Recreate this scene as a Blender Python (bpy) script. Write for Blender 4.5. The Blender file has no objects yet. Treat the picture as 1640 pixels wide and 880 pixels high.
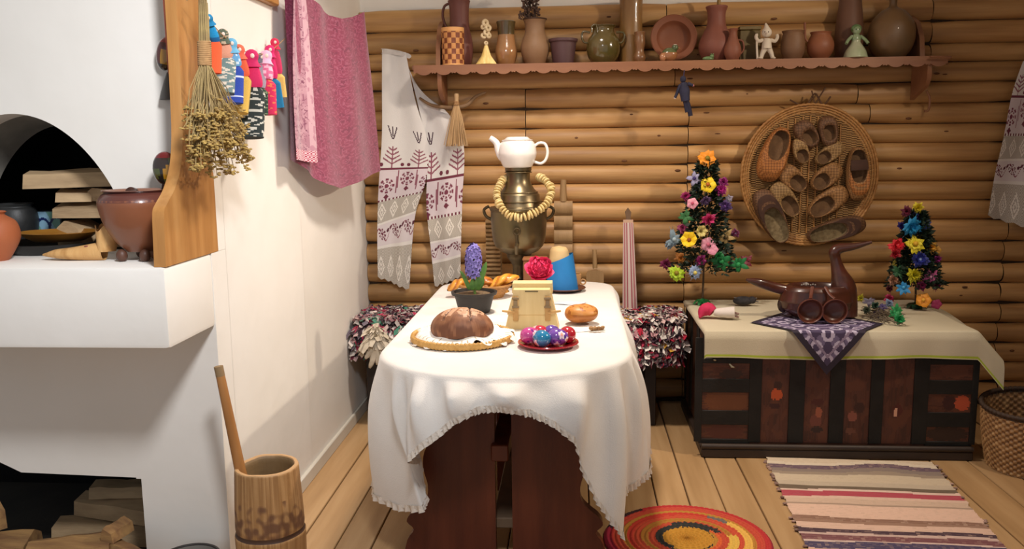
import bpy, bmesh, math, random
from mathutils import Vector, Matrix, Euler, noise
random.seed(7)
PI = math.pi
scene = bpy.context.scene
COL = scene.collection

# ------------------------------------------------------------------ camera
FOC = 1400.0
CAMZ = 1.5
def cam_axes(p, y, r):
    cy, sy, cp, sp, cr, sr = math.cos(y), math.sin(y), math.cos(p), math.sin(p), math.cos(r), math.sin(r)
    Rz = Matrix(((cy, sy, 0), (-sy, cy, 0), (0, 0, 1)))
    B = Matrix(((1, 0, 0), (0, -sp, -cp), (0, cp, -sp)))
    Rr = Matrix(((cr, -sr, 0), (sr, cr, 0), (0, 0, 1)))
    return Rr @ B @ Rz
CM = cam_axes(math.radians(8.6), math.radians(4.12), math.radians(-.69))
cam = bpy.data.cameras.new('camera')
cam.sensor_width = 36; cam.lens = 36 * FOC / 1640; cam.clip_start = .05
camo = bpy.data.objects.new('camera', cam); COL.objects.link(camo)
r0, r1, r2 = CM[0], -CM[1], -CM[2]
camo.matrix_world = Matrix(((r0[0], r1[0], r2[0], 0), (r0[1], r1[1], r2[1], 0), (r0[2], r1[2], r2[2], CAMZ), (0, 0, 0, 1)))
scene.camera = camo

# ------------------------------------------------------------------ light
vs = scene.view_settings
vs.view_transform = 'Standard'; vs.look = 'None'; vs.exposure = 0.18; vs.gamma = 1.0
vs.use_curve_mapping = False
W = bpy.data.worlds.new('world'); scene.world = W; W.use_nodes = True
W.node_tree.nodes['Background'].inputs[0].default_value = (.86, .92, 1.0, 1)
W.node_tree.nodes['Background'].inputs[1].default_value = .37
def area(name, loc, to, size, power, col, spread=180):
    l = bpy.data.lights.new(name, 'AREA'); l.shape = 'DISK'; l.size = size; l.energy = power; l.color = col; l.spread = math.radians(spread)
    o = bpy.data.objects.new(name, l); COL.objects.link(o); o.location = loc
    o.rotation_euler = (Vector(to) - Vector(loc)).to_track_quat('-Z', 'Y').to_euler()
    return o
area('table_ceiling_lamp', (-.12, 3.72, 2.74), (-.15, 3.55, 0), .26, 25, (1, .88, .77), 135)
area('right_ceiling_lamp', (1.95, 3.4, 2.42), (-.8, 3.5, .6), .12, 20, (1, .84, .66), 150)
area('front_ceiling_lamp', (-.22, 1.2, 2.52), (-1.8, 2.79, 1.25), .34, 17, (.96, .97, 1), 110)

# ------------------------------------------------------------------ picture point -> point of the room
def P(x, y, X=None, Y=None, Z=None):
    d = CM.transposed() @ Vector(((x - 820) / FOC, (y - 440) / FOC, 1.0))
    if X is not None: t = X / d[0]
    elif Y is not None: t = Y / d[1]
    else: t = (Z - CAMZ) / d[2]
    return Vector((0, 0, CAMZ)) + d * t
def mpp(p):
    return (CM[2].dot(Vector(p) - Vector((0, 0, CAMZ)))) / FOC

# ------------------------------------------------------------------ colour and materials
def s2l(c):
    if isinstance(c, str):
        c = tuple(int(c[i:i + 2], 16) / 255 for i in (0, 2, 4))
    return tuple((v / 12.92 if v <= .04045 else ((v + .055) / 1.055) ** 2.4) for v in c[:3])
def mixh(a, b, t):
    t = max(0, min(1, t)); h = lambda c: tuple(int(c[i:i + 2], 16) / 255 for i in (0, 2, 4)) if isinstance(c, str) else c
    return tuple(x + (y - x) * t for x, y in zip(h(a), h(b)))
def c4(c): return (*s2l(c), 1)
MATS = {}
def mat(name, c1, c2=None, rough=.6, scale=8, stretch=(1, 1, 1), bump=.15, bscale=60, metal=0, vary=0, coat=0, sheen=0, spec=.5, c3=None, sss=0, bdist=.004):
    if name in MATS: return MATS[name]
    m = bpy.data.materials.new(name); m.use_nodes = True
    nt = m.node_tree; N = nt.nodes; L = nt.links
    b = N['Principled BSDF']
    b.inputs['Roughness'].default_value = rough; b.inputs['Metallic'].default_value = metal
    b.inputs['Coat Weight'].default_value = coat; b.inputs['Sheen Weight'].default_value = sheen
    b.inputs['Specular IOR Level'].default_value = spec
    if sss: b.inputs['Subsurface Weight'].default_value = sss; b.inputs['Subsurface Scale'].default_value = .01
    tc = N.new('ShaderNodeTexCoord'); mp = N.new('ShaderNodeMapping'); mp.inputs['Scale'].default_value = stretch
    L.new(tc.outputs['Object'], mp.inputs['Vector'])
    oi = N.new('ShaderNodeObjectInfo')
    off = N.new('ShaderNodeVectorMath'); off.operation = 'MULTIPLY_ADD'
    off.inputs[1].default_value = (7, 7, 7) if vary else (0, 0, 0)
    L.new(oi.outputs['Random'], off.inputs[0]); L.new(mp.outputs['Vector'], off.inputs[2])
    n = N.new('ShaderNodeTexNoise'); n.inputs['Scale'].default_value = scale; n.inputs['Detail'].default_value = 5
    L.new(off.outputs[0], n.inputs['Vector'])
    r = N.new('ShaderNodeValToRGB'); r.color_ramp.elements[0].position = .32; r.color_ramp.elements[1].position = .68
    r.color_ramp.elements[0].color = c4(c1); r.color_ramp.elements[1].color = c4(c2 or c1)
    if c3:
        e = r.color_ramp.elements.new(.5); e.color = c4(c3)
    L.new(n.outputs['Fac'], r.inputs[0])
    out = r.outputs[0]
    if vary:
        hs = N.new('ShaderNodeHueSaturation'); mr = N.new('ShaderNodeMapRange')
        mr.inputs[3].default_value = 1 - vary; mr.inputs[4].default_value = 1 + vary
        L.new(oi.outputs['Random'], mr.inputs[0]); L.new(mr.outputs[0], hs.inputs['Value']); L.new(out, hs.inputs['Color'])
        out = hs.outputs[0]
    L.new(out, b.inputs['Base Color'])
    if bump:
        n2 = N.new('ShaderNodeTexNoise'); n2.inputs['Scale'].default_value = bscale; n2.inputs['Detail'].default_value = 3
        L.new(mp.outputs['Vector'], n2.inputs['Vector'])
        bp = N.new('ShaderNodeBump'); bp.inputs['Strength'].default_value = bump; bp.inputs['Distance'].default_value = bdist
        L.new(n2.outputs['Fac'], bp.inputs['Height']); L.new(bp.outputs[0], b.inputs['Normal'])
    MATS[name] = m; return m
def printed(name, rough=.8, bump=.25, bscale=350, sheen=0, coat=0, metal=0):
    """material whose colour is the print stored on the mesh (cloth prints, embroidery, painted ware)"""
    if name in MATS: return MATS[name]
    m = bpy.data.materials.new(name); m.use_nodes = True
    nt = m.node_tree; N = nt.nodes; L = nt.links; b = N['Principled BSDF']
    b.inputs['Roughness'].default_value = rough; b.inputs['Sheen Weight'].default_value = sheen; b.inputs['Coat Weight'].default_value = coat
    b.inputs['Metallic'].default_value = metal
    a = N.new('ShaderNodeAttribute'); a.attribute_name = 'Col'
    L.new(a.outputs['Color'], b.inputs['Base Color'])
    if bump:
        tc = N.new('ShaderNodeTexCoord'); n2 = N.new('ShaderNodeTexNoise'); n2.inputs['Scale'].default_value = bscale
        L.new(tc.outputs['Object'], n2.inputs['Vector'])
        bp = N.new('ShaderNodeBump'); bp.inputs['Strength'].default_value = bump; bp.inputs['Distance'].default_value = .002
        L.new(n2.outputs['Fac'], bp.inputs['Height']); L.new(bp.outputs[0], b.inputs['Normal'])
    MATS[name] = m; return m
def plain(c, rough=.6, **k):
    key = 'paint_%s_%d' % (c, rough * 100)
    return mat(key, c, None, rough, bump=k.pop('bump', 0), **k)

# ------------------------------------------------------------------ mesh builder
class MB:
    def __init__(s): s.v = []; s.f = []; s.c = []; s.cc = None
    def _add(s, vs, fs, cols=None):
        o = len(s.v); s.v += [Vector(p) for p in vs]
        for i, f in enumerate(fs):
            s.f.append(tuple(o + k for k in f)); s.c.append(cols[i] if cols else s.cc)
    def color(s, c): s.cc = s2l(c); return s
    def merge(s, o, M=Matrix()):
        k = len(s.v); s.v += [M @ p for p in o.v]
        s.f += [tuple(k + i for i in f) for f in o.f]; s.c += [c if c else s.cc for c in o.c]; return s
    def tf(s, M): s.v = [M @ p for p in s.v]; return s
    def box(s, lo, hi, b=0, jit=0):
        lo = Vector(lo); hi = Vector(hi)
        if b:
            bm = bmesh.new(); bmesh.ops.create_cube(bm, size=1)
            for v in bm.verts:
                v.co = Vector([(lo[i] + hi[i]) / 2 + v.co[i] * (hi[i] - lo[i]) + random.uniform(-jit, jit) for i in range(3)])
            bmesh.ops.bevel(bm, geom=bm.edges[:], offset=b, segments=2 if b > .01 else 1, affect='EDGES', profile=.6)
            bm.verts.index_update()
            s._add([v.co.copy() for v in bm.verts], [[v.index for v in f.verts] for f in bm.faces]); bm.free()
        else:
            q = [(x, y, z) for x in (lo[0], hi[0]) for y in (lo[1], hi[1]) for z in (lo[2], hi[2])]
            s._add(q, [(0, 1, 3, 2), (4, 6, 7, 5), (0, 4, 5, 1), (2, 3, 7, 6), (0, 2, 6, 4), (1, 5, 7, 3)])
        return s
    def grid(s, fn, nu, nv, cu=False, cv=False, colfn=None, keep=None):
        """fn(u,v), u,v in 0..1"""
        U = nu if cu else nu + 1; V = nv if cv else nv + 1
        vs = [fn(i / nu, j / nv) for i in range(U) for j in range(V)]
        fs = []; cols = []
        for i in range(nu):
            for j in range(nv):
                if keep and not keep((i + .5) / nu, (j + .5) / nv): continue
                a = i * V + j; b = ((i + 1) % U) * V + j; c = ((i + 1) % U) * V + (j + 1) % V; d = i * V + (j + 1) % V
                fs.append((a, b, c, d)); cols.append(s2l(colfn((i + .5) / nu, (j + .5) / nv)) if colfn else s.cc)
        s._add(vs, fs, cols); return s
    def lathe(s, prof, seg=32, c=(0, 0, 0), axis=None, colfn=None, wob=0):
        """prof list of (r,z); axis = 3x3/4x4 matrix"""
        M = axis.to_4x4() if axis else Matrix(); T = Matrix.Translation(Vector(c)) @ M
        n = len(prof)
        def fn(u, v):
            k = min(int(round(v * (n - 1))), n - 1); r, z = prof[k]; a = u * 2 * PI
            w = 1 + (wob * noise.noise(Vector((math.cos(a) * 1.5, math.sin(a) * 1.5, z * 6))) if wob else 0)
            return T @ Vector((r * w * math.cos(a), r * w * math.sin(a), z))
        s.grid(fn, seg, n - 1, cu=True, colfn=colfn)
        return s
    def tube(s, path, r, seg=8, cap=True, flat=1.0, up=None, colfn=None):
        path = [Vector(p) for p in path]; n = len(path)
        rr = r if isinstance(r, (list, tuple)) else [r] * n
        vs = []; prev = None
        for i, p in enumerate(path):
            t = (path[min(i + 1, n - 1)] - path[max(i - 1, 0)])
            t = t.normalized() if t.length > 1e-9 else Vector((0, 0, 1))
            if prev is None:
                h = Vector(up) if up else (Vector((0, 0, 1)) if abs(t.z) < .9 else Vector((0, 1, 0)))
                a = h.cross(t).normalized()
            else: a = (prev - t * prev.dot(t)).normalized()
            prev = a; b = t.cross(a)
            for k in range(seg):
                q = k / seg * 2 * PI
                vs.append(p + a * math.cos(q) * rr[i] + b * math.sin(q) * rr[i] * flat)
        fs = [(i * seg + k, i * seg + (k + 1) % seg, (i + 1) * seg + (k + 1) % seg, (i + 1) * seg + k) for i in range(n - 1) for k in range(seg)]
        cols = [s2l(colfn(i / max(1, n - 1), k / seg)) for i in range(n - 1) for k in range(seg)] if colfn else [s.cc] * len(fs)
        if cap:
            fs += [tuple(range(seg))[::-1], tuple((n - 1) * seg + k for k in range(seg))]
            cols += [cols[0], cols[-1]] if cols else [s.cc] * 2
        s._add(vs, fs, cols); return s
    def ell(s, c, r, seg=16, rings=10, rot=None, colfn=None):
        c = Vector(c); r = (r, r, r) if isinstance(r, (int, float)) else r
        R = rot.to_matrix() if rot else Matrix.Identity(3)
        def fn(u, v):
            a = u * 2 * PI; b = -PI / 2 + PI * min(max(v, .001), .999)
            return c + R @ Vector((r[0] * math.cos(b) * math.cos(a), r[1] * math.cos(b) * math.sin(a), r[2] * math.sin(b)))
        return s.grid(fn, seg, rings, cu=True, colfn=colfn)
    def prism(s, pts, d, f=None):
        """pts: 3-D outline, extruded by vector d"""
        n = len(pts); d = Vector(d)
        vs = [Vector(p) for p in pts] + [Vector(p) + d for p in pts]
        s._add(vs, [tuple(range(n)), tuple(range(n, 2 * n))[::-1]] + [(i, i + n, (i + 1) % n + n, (i + 1) % n) for i in range(n)])
        return s
    def torus(s, c, R, r, seg=24, rs=8, M=None, sz=(1, 1)):
        T = Matrix.Translation(Vector(c)) @ (M.to_matrix().to_4x4() if M else Matrix())
        def fn(u, v):
            a, b = u * 2 * PI, v * 2 * PI
            return T @ Vector(((R * sz[0] + r * math.cos(b)) * math.cos(a), (R * sz[1] + r * math.cos(b)) * math.sin(a), r * math.sin(b)))
        return s.grid(fn, seg, rs, cu=True, cv=True)
    def build(s, name, m, parent=None, world=True, loc=None, sharp=38, bev=0):
        off = Vector(loc) if loc is not None else Vector((0, 0, 0))
        tot = off.copy(); q = parent
        while q is not None: tot = tot + q.location; q = q.parent
        if not world: tot = Vector((0, 0, 0))
        me = bpy.data.meshes.new(name)
        me.from_pydata([tuple(p - tot) for p in s.v], [], s.f)
        me.materials.append(m)
        bm = bmesh.new(); bm.from_mesh(me); bmesh.ops.remove_doubles(bm, verts=bm.verts, dist=1e-5) if len(s.v) < 60000 and not any(s.c) else None
        bmesh.ops.recalc_face_normals(bm, faces=bm.faces)
        lim = math.radians(sharp)
        for f in bm.faces: f.smooth = True
        for e in bm.edges:
            if len(e.link_faces) == 2 and e.calc_face_angle(0) > lim: e.smooth = False
        bm.to_mesh(me); bm.free()
        if any(s.c) and len(me.polygons) == len(s.c):
            at = me.color_attributes.new('Col', 'FLOAT_COLOR', 'CORNER')
            data = []
            for i, p in enumerate(me.polygons):
                c = s.c[i] or (1, 1, 1)
                data += [*c, 1.0] * p.loop_total
            at.data.foreach_set('color', data)
        o = bpy.data.objects.new(name, me); COL.objects.link(o)
        o.location = off; o.parent = parent
        return o
def thing(name, label, cat, loc=(0, 0, 0), group=None):
    o = bpy.data.objects.new(name, None); COL.objects.link(o); o.location = loc; o.empty_display_size = .05
    o['label'] = label; o['category'] = cat
    if group: o['group'] = group
    return o
def tag(o, label, cat, group=None):
    o['label'] = label; o['category'] = cat
    if group: o['group'] = group
    return o
def lab(o, l): o['label'] = l; return o
def copytree(o, parent=None):
    c = o.copy(); COL.objects.link(c); c.parent = parent
    for k in list(o.children): copytree(k, c)
    return c
def cr(pts, n=6):
    """Catmull-Rom through points (tuples of any length)"""
    pts = [Vector(p) for p in pts]; out = []
    for i in range(len(pts) - 1):
        a = pts[max(i - 1, 0)]; b = pts[i]; c = pts[i + 1]; d = pts[min(i + 2, len(pts) - 1)]
        for k in range(n):
            t = k / n
            out.append(.5 * ((2 * b) + (c - a) * t + (2 * a - 5 * b + 4 * c - d) * t * t + (3 * b - a - 3 * c + d) * t ** 3))
    out.append(pts[-1]); return out
def prof(pts, n=5): return [(max(0, p[0]), p[1]) for p in cr([(a, b) for a, b in pts], n)]
def pot(cx, Y, pts, n=5, thick=.006, inner=True, base_z=None):
    """profile measured on the picture -> (centre, profile in metres). pts: (half width px, y px) from foot to rim"""
    c = P(cx, pts[0][1], Y=Y); k = mpp(c)
    z0 = c.z
    out = [(h * k, P(cx, y, Y=Y).z - z0) for h, y in pts]
    if base_z is not None: c.z = base_z
    pr = prof(out, n)
    if inner:
        top = pr[-1]; pr = [(0, 0)] + pr + [(top[0] - thick * .5, top[1] + .002)] + [(max(.001, r - thick), z) for r, z in reversed(pr[int(len(pr) * .25):])]
        pr += [(0, pr[-1][1])]
    else: pr = [(0, 0)] + pr + [(0, pr[-1][1])]
    return c, pr
def rings(n, r): return [(r * math.cos(i / n * 2 * PI), r * math.sin(i / n * 2 * PI)) for i in range(n)]
def V(*a): return Vector(a)
def rnd(a, b): return random.uniform(a, b)
def lerp(a, b, t): return a + (b - a) * t
def interp(tab, x):
    if x <= tab[0][0]: return tab[0][1]
    for (a, b), (c, d) in zip(tab, tab[1:]):
        if x <= c: return lerp(b, d, (x - a) / (c - a))
    return tab[-1][1]

# ------------------------------------------------------------------ shared materials
PLASTER = mat('lime_plaster', 'efebe4', 'e6e1d8', .85, 1.5, bump=.25, bscale=9, bdist=.01)
SOOT = mat('sooty_brick', '17191a', '0e0f10', .95, 5, bump=.4, bscale=30)
LOGM = mat('pine_log', 'a07546', 'c79d66', .5, 4, (.35, 2.5, 6), .2, 20, vary=.13, c3='b68b57')
FLOORM = mat('floor_plank', 'a88459', 'c09c70', .45, 3.2, (5, .35, 5), .12, 30, vary=.10, c3='b59064')
SHELFM = mat('reddish_shelf_wood', '84563a', '976846', .5, 4, (.5, 4, 4), .15, 30, vary=.05)
PINE = mat('golden_pine', 'a8743c', 'c08d52', .42, 3, (8, 8, .6), .12, 20, c3='b58045')
OAK = mat('dark_chest_wood', '5a3520', '432415', .55, 5, (3, 3, 1), .3, 40, c3='512d1b')
IRON = mat('blackened_iron', '252422', '1a1917', .55, 9, bump=.3, bscale=80, metal=.35)
TRESTLE = mat('mahogany_stained_pine', '562617', '6a321e', .38, 3, (6, 6, .7), .12, 30, c3='5f2b19')
DARKWOOD = mat('dark_bench_wood', '1d1512', '2b1f19', .5, 4, bump=.2)
CLAYR = mat('red_clay', '9a5a3c', 'ab6b4a', .6, 6, bump=.15, bscale=50)
CLAYB = mat('brown_clay', '8d6443', '7a5236', .42, 5, bump=.15, bscale=50, coat=.2)
CLAYD = mat('dark_clay', '54332a', '472820', .5, 6, bump=.15)
GLAZE = mat('olive_glaze', '5d4f2d', '45401f', .18, 7, bump=.1, coat=.8, c3='53461f')
STRAW = mat('straw', 'c9a97c', 'b08d62', .6, 40, (1, 1, .2), .3, 80)
WICK = mat('willow_wicker', '9c6a36', 'b5844a', .5, 20, bump=.3, bscale=90, c3='a87740')
BAST = mat('bast', 'a9793f', '8f6234', .6, 30, bump=.4, bscale=120)
WHITEC = mat('white_porcelain', 'f4efe9', None, .15, bump=0, coat=.5)
GREENL = mat('green_leaf', '2f5c2a', '1e4420', .5, 20, bump=.1)
TWINE = mat('twine', 'b08a5c', '98724a', .8, 60, bump=.4)
# ================================================================== the setting
LX = -1.196      # plane of the stove's side and the left wall
WY = 4.93        # face of the log wall
# floor boards
fl = MB().box((-3.4, -.6, -.06), (3.4, 5.1, -.014)).build('floor', mat('floor_gap', '2e2013', rough=.9))
fl['kind'] = 'structure'
edges = [-3.0, -2.72, -2.45, -2.2, -1.93, -1.66, -1.37, -1.19, -1.045, -.9, -.762, -.60, -.42, -.25, -.09, .06, .201, .345, .48, .618, .764, .93, 1.09, 1.25, 1.39, 1.52, 1.66, 1.833, 1.98, 2.13, 2.29, 2.45, 2.62, 2.8, 3.0]
for i, (a, b) in enumerate(zip(edges, edges[1:])):
    dz = rnd(-.0015, .0015)
    MB().box((a + .0025, -.5, -.02), (b - .0025, 5.0, dz), .003).build('floor_plank', FLOORM, fl)
# back wall: plaster slab, log rows in front
wb = MB().box((-3.2, 5.0, -.02), (3.2, 5.12, 3.0)).build('wall_back', PLASTER); wb['kind'] = 'structure'
rows = [2.237, 2.116, 1.995, 1.90, 1.795, 1.683, 1.575, 1.474, 1.371, 1.266, 1.161, 1.056, .932, .814, .70, .587, .474, .36, .247, .134, .02]
def log_seg(x0, x1, zt, zb, seed):
    zc = (zt + zb) / 2; R = (zt - zb) / 2 + .002
    n = max(3, int((x1 - x0) / .12))
    tilt = rnd(-.004, .004)
    def fn(u, v):
        a = -PI / 2 + v * PI * 1.0
        x = lerp(x0, x1, u)
        w = 1 + .05 * noise.noise(V(x * 2.2, seed * 3.1, 0)); e = .004 * noise.noise(V(x * 3, seed * 1.7, a))
        endr = 1 - .10 * max(0, 1 - (min(x - x0, x1 - x) / .012))
        y = 4.985 - (math.cos(a) ** .85 if math.cos(a) > 0 else 0) * .060 * w * endr + e
        return V(x, y, zc + math.sin(a) * R * endr + tilt * (u - .5) * 2)
    return MB().grid(fn, n, 10)
for i, (zt, zb) in enumerate(zip(rows, rows[1:])):
    if zt > 1.85: cuts = [-1.196, .50 + (i % 2) * .05, 1.9, 3.1]
    elif zt > 1.6: cuts = [-1.196, -.27, .63 if i % 2 else 1.53, 1.60 if i % 2 else 2.36, 3.1]
    elif zt > 1.2: cuts = [-1.196, -.27 if i % 3 == 0 else -.95, .628, 2.36, 3.1]
    else: cuts = [-1.196, .62 + rnd(-.005, .005), 2.36 + rnd(-.02, .02), 3.1]
    for a, b in zip(cuts, cuts[1:]):
        log_seg(a + .002, b - .002, zt, zb, i * 7.3 + a).build('log', LOGM, wb, sharp=50)
MB().box((-1.19, 4.965, 0), (3.09, 4.999, 2.225)).build('dark_joint_backing', mat('dark_joint_backing', '3a2a1a', '2c2014', .95, 20), wb)  # dark sheet added behind the logs to darken their joints and hide the plaster
# knots in the logs (raised oval bosses)
km = mat('knot', '6f4523', '57341b', .6, 20, bump=.2)
for x, y in [(666, 81), (1415, 42), (1440, 270), (778, 68 + 98), (1545, 460), (1000, 258), (1455, 190), (1240, 30), (975, 27), (1500, 118)]:
    p = P(x, y, Y=4.931)
    MB().ell((p.x, 4.929, p.z), (.016, .006, .006), 10, 6).build('knot', km, wb)
random.seed(21)
for i in range(34):
    r_ = random.choice(range(1, 18)); zc = (rows[r_] + rows[r_ + 1]) / 2 + rnd(-.02, .02); w_ = rnd(.006, .022)
    MB().ell((rnd(-1.0, 2.6), 4.929, zc), (w_, .007, rnd(.003, .007)), 8, 5).build('knot', km, wb)
# left wall behind the stove and its skirting
wl = MB().box((-3.2, 3.75, -.02), (LX, 5.0, 3.0)).build('wall_left', PLASTER); wl['kind'] = 'structure'
bbm = mat('white_skirting', 'd9d3c6', 'cfc8ba', .6, 4, bump=.1)
bb = MB().box((LX, 2.86, 0), (LX + .018, 4.90, .062), .004).build('baseboard_left', bbm); bb['kind'] = 'structure'
ce = MB().box((-3.2, -.6, 3.0), (3.4, 5.12, 3.1)).build('ceiling', mat('ceiling_white', 'e9e4da', None, .9, bump=0)); ce['kind'] = 'structure'
wr = MB().box((3.1, -.6, -.02), (3.2, 5.0, 3.0)).build('wall_right', mat('right_wall_wood', 'b08a5c', 'a07c50', .7, 3)); wr['kind'] = 'structure'
# wooden lintel beam stub at the top of the left wall
lt = MB().box((LX - .04, 3.18, 2.045), (LX + .03, 3.52, 2.19), .006).build('trim_1', PINE); lt['kind'] = 'structure'

# ================================================================== the stove
FY = 2.79
stove = thing('masonry_stove', 'large whitewashed masonry stove with arched black hearth mouth and thick ledge', 'stove', (-2.2, 3.2, 0))
def arch(X):      # hearth mouth
    d = (X + 1.84) / .385
    return 1.15 + .462 * (max(0, 1 - abs(d) ** 2.0)) ** .62 if abs(d) < 1 else 1.15
def nich(X):      # firewood niche
    if X > -1.497 or X < -2.75: return 0
    if X > -1.515: return .362
    if X > -1.93: return .366 + (-X - 1.5) * .03
    return .379 + .11 * math.sin(min(1, (-1.93 - X) / .35) * PI / 2)
def panel(xs, lo, hi, y0, y1):
    m = MB()
    for a, b in zip(xs, xs[1:]):
        am, bm_ = a + 1e-6, b - 1e-6
        la, lb, ha, hb = lo(am), lo(bm_), hi(am), hi(bm_)
        m._add([(a, y0, la), (b, y0, lb), (b, y0, hb), (a, y0, ha)], [(0, 1, 2, 3)])
        m._add([(a, y0, la), (b, y0, lb), (b, y1, lb), (a, y1, la)], [(0, 3, 2, 1)])
        m._add([(a, y1, la), (b, y1, lb), (b, y1, hb), (a, y1, ha)], [(0, 3, 2, 1)])
        m._add([(a, y0, ha), (b, y0, hb), (b, y1, hb), (a, y1, ha)], [(0, 1, 2, 3)])
    for x in xs[1:-1]:
        l0, l1 = lo(x - 1e-6), lo(x + 1e-6)
        if abs(l0 - l1) > 1e-3: m._add([(x, y0, l0), (x, y0, l1), (x, y1, l1), (x, y1, l0)], [(0, 1, 2, 3)])
    for x, e in ((xs[0], 1e-6), (xs[-1], -1e-6)):
        m._add([(x, y0, lo(x + e)), (x, y0, hi(x + e)), (x, y1, hi(x + e)), (x, y1, lo(x + e))], [(0, 1, 2, 3)])
    return m
xs = [-3.2] + [-2.225 + i * .385 / 30 for i in range(0, 61)] + [LX - .03, LX]
up = panel(xs, arch, lambda X: 3.0, FY, FY + .12)
up.build('upper_front', PLASTER, stove, sharp=60)
xs = [-3.2, -2.75 - 1e-5] + [-2.75 + i * .0417 for i in range(1, 20)] + [-1.93, -1.8, -1.65, -1.52, -1.515, -1.50, -1.497, LX]
xs = sorted(set(xs))
panel(xs, nich, lambda X: 1.149, FY, FY + .12).build('lower_front', PLASTER, stove, sharp=60)
MB().box((LX - .14, FY + .119, 0), (LX, 3.751, 3.0)).build('side_wall', PLASTER, stove)
MB().box((-3.2, 2.452, .905), (LX, FY + .001, 1.150), .014).build('ledge', PLASTER, stove)
hl = MB()
hl.box((-2.7, FY + .12, 1.11), (LX - .14, 3.70, 1.149)); hl.box((-2.7, 3.66, 1.149), (LX - .14, 3.72, 1.9)); hl.box((-2.7, FY + .12, 1.75), (LX - .14, 3.7, 1.8)); hl.box((LX - .16, FY + .12, 1.149), (LX - .141, 3.7, 1.8)); hl.box((-2.72, FY + .12, 1.149), (-2.7, 3.7, 1.8))
hl.build('hearth_lining', SOOT, stove)
nl = MB(); nl.box((-2.9, 3.60, 0), (LX - .14, 3.66, .95)); nl.box((-2.9, FY + .12, .60), (LX - .14, 3.6, .64)); nl.box((-2.9, FY + .12, .0), (LX - .14, 3.6, .006)); nl.box((LX - .16, FY + .12, 0), (LX - .141, 3.6, .6))
nl.build('niche_lining', mat('dark_niche', '3a332b', '2a251f', .95, 4, bump=.3), stove)  # dark grey-brown lining inside the firewood niche
# grey inner lip of the arch
lip = MB()
def lipfn(u, v):
    a = PI * .15 + u * PI * .55
    r = lerp(1.0, .93, v)
    X = -1.84 - math.cos(a) * .385; z = arch(X)
    return V(lerp(X, -1.86, .0 + .10 * v), FY + .121 + .18 * v, z - .03 * v)
lip.grid(lipfn, 24, 4).build('inner_lip', mat('grey_mortar', '8f8a80', '77726a', .9, 8), stove)

# carved board at the corner of the ledge
ol = []
front = [(2.462, 1.150), (2.468, 1.24), (2.475, 1.31), (2.50, 1.335), (2.555, 1.375), (2.605, 1.44), (2.632, 1.53), (2.642, 1.66), (2.650, 1.9), (2.655, 2.3)]
back = [(2.86, 2.3), (2.84, 1.9), (2.83, 1.45), (2.845, 1.40), (2.845, 1.150)]
outl = [(LX - .035, y, z) for y, z in [tuple(p) for p in cr(front, 3)] + back]
bd = lab(MB().prism(outl, (.036, 0, 0)).build('carved_board', PINE, stove, sharp=30), 'golden pine corner board with curved foot')
MB().box((LX - .043, 2.656, 1.72), (LX - .036, 2.69, 2.3)).build('side_strip', mat('red_brown_batten', '8a3f26', '74321d', .5, 4, (6, 6, 1), .2), bd)
# ================================================================== on the stove ledge and in the hearth
LZ = 1.150
def wood_block(p, L, w, h, rz, ry, seed, m):
    """split log: wedge section along local x, base centre at p"""
    random.seed(seed)
    sec = [(-w / 2, 0), (w / 2, rnd(0, .004)), (w / 2 * rnd(.8, 1), h * rnd(.55, .8)), (w * rnd(.1, .3), h), (-w / 2 * rnd(.7, 1), h * rnd(.6, .9))]
    M = Matrix.Translation(Vector(p)) @ Euler((0, ry, rz)).to_matrix().to_4x4()
    mb = MB()
    def fn(u, v):
        k = int(round(v * 5)) % 5; y, z = sec[k]; x = (u - .5) * L
        return M @ V(x, y + .004 * noise.noise(V(u * 4, k, seed)), max(0, z + .006 * noise.noise(V(u * 3, k, seed + 5)) if z > .005 else z))
    mb.grid(fn, 6, 5)
    n = len(mb.v)
    mb._add([M @ V(-L / 2, y, z) for y, z in sec], [(0, 1, 2, 3, 4)]); mb._add([M @ V(L / 2, y, z) for y, z in sec], [(4, 3, 2, 1, 0)])
    return mb
FIRE = mat('split_birch', 'a58a68', 'c0a37c', .8, 6, (1, 5, 5), .4, 30, vary=.12)
FIREO = mat('split_pine', '785637', 'a5804f', .8, 6, (1, 5, 5), .4, 30, vary=.12)
def firewood(p, L, w, h, rz, ry, seed, label, group, m=FIRE):
    mb = wood_block(p, L, w, h, rz, ry, seed, m)
    tag(mb.build('firewood_log', m, None, loc=p, sharp=25), label, 'firewood', group)
G = 'split logs stacked inside the hearth mouth'
# stack in the hearth: y 3.10 .. 3.30
hy = 3.0
z = LZ
firewood((-1.76, hy, z + .0), .12, .10, .095, 1.35, 0, 1, 'lowest split log in the hearth seen end on, left one', G)
firewood((-1.63, hy + .02, z), .12, .11, .100, 1.7, 0, 2, 'lowest split log in the hearth, right one beside the brown footed pot', G)
firewood((-1.68, hy - .01, z + .106), .29, .10, .052, .02, 0, 3, 'broad flat split log lying across the lowest pair in the hearth', G)
firewood((-1.755, hy - .01, z + .162), .12, .10, .045, .2, 0, 4, 'short split log in the middle of the hearth stack, left one', G)
firewood((-1.64, hy, z + .162), .10, .11, .048, 1.3, 0, 5, 'short split log in the middle of the hearth stack, right one', G)
firewood((-1.70, hy - .03, z + .214), .42, .09, .062, .06, -.02, 6, 'long grey split log on top of the hearth stack, poking out to the left', G)
firewood((-1.60, hy + .04, z + .285), .12, .05, .04, 1.3, 0, 7, 'small round log end on the very top of the hearth stack', G)

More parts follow.
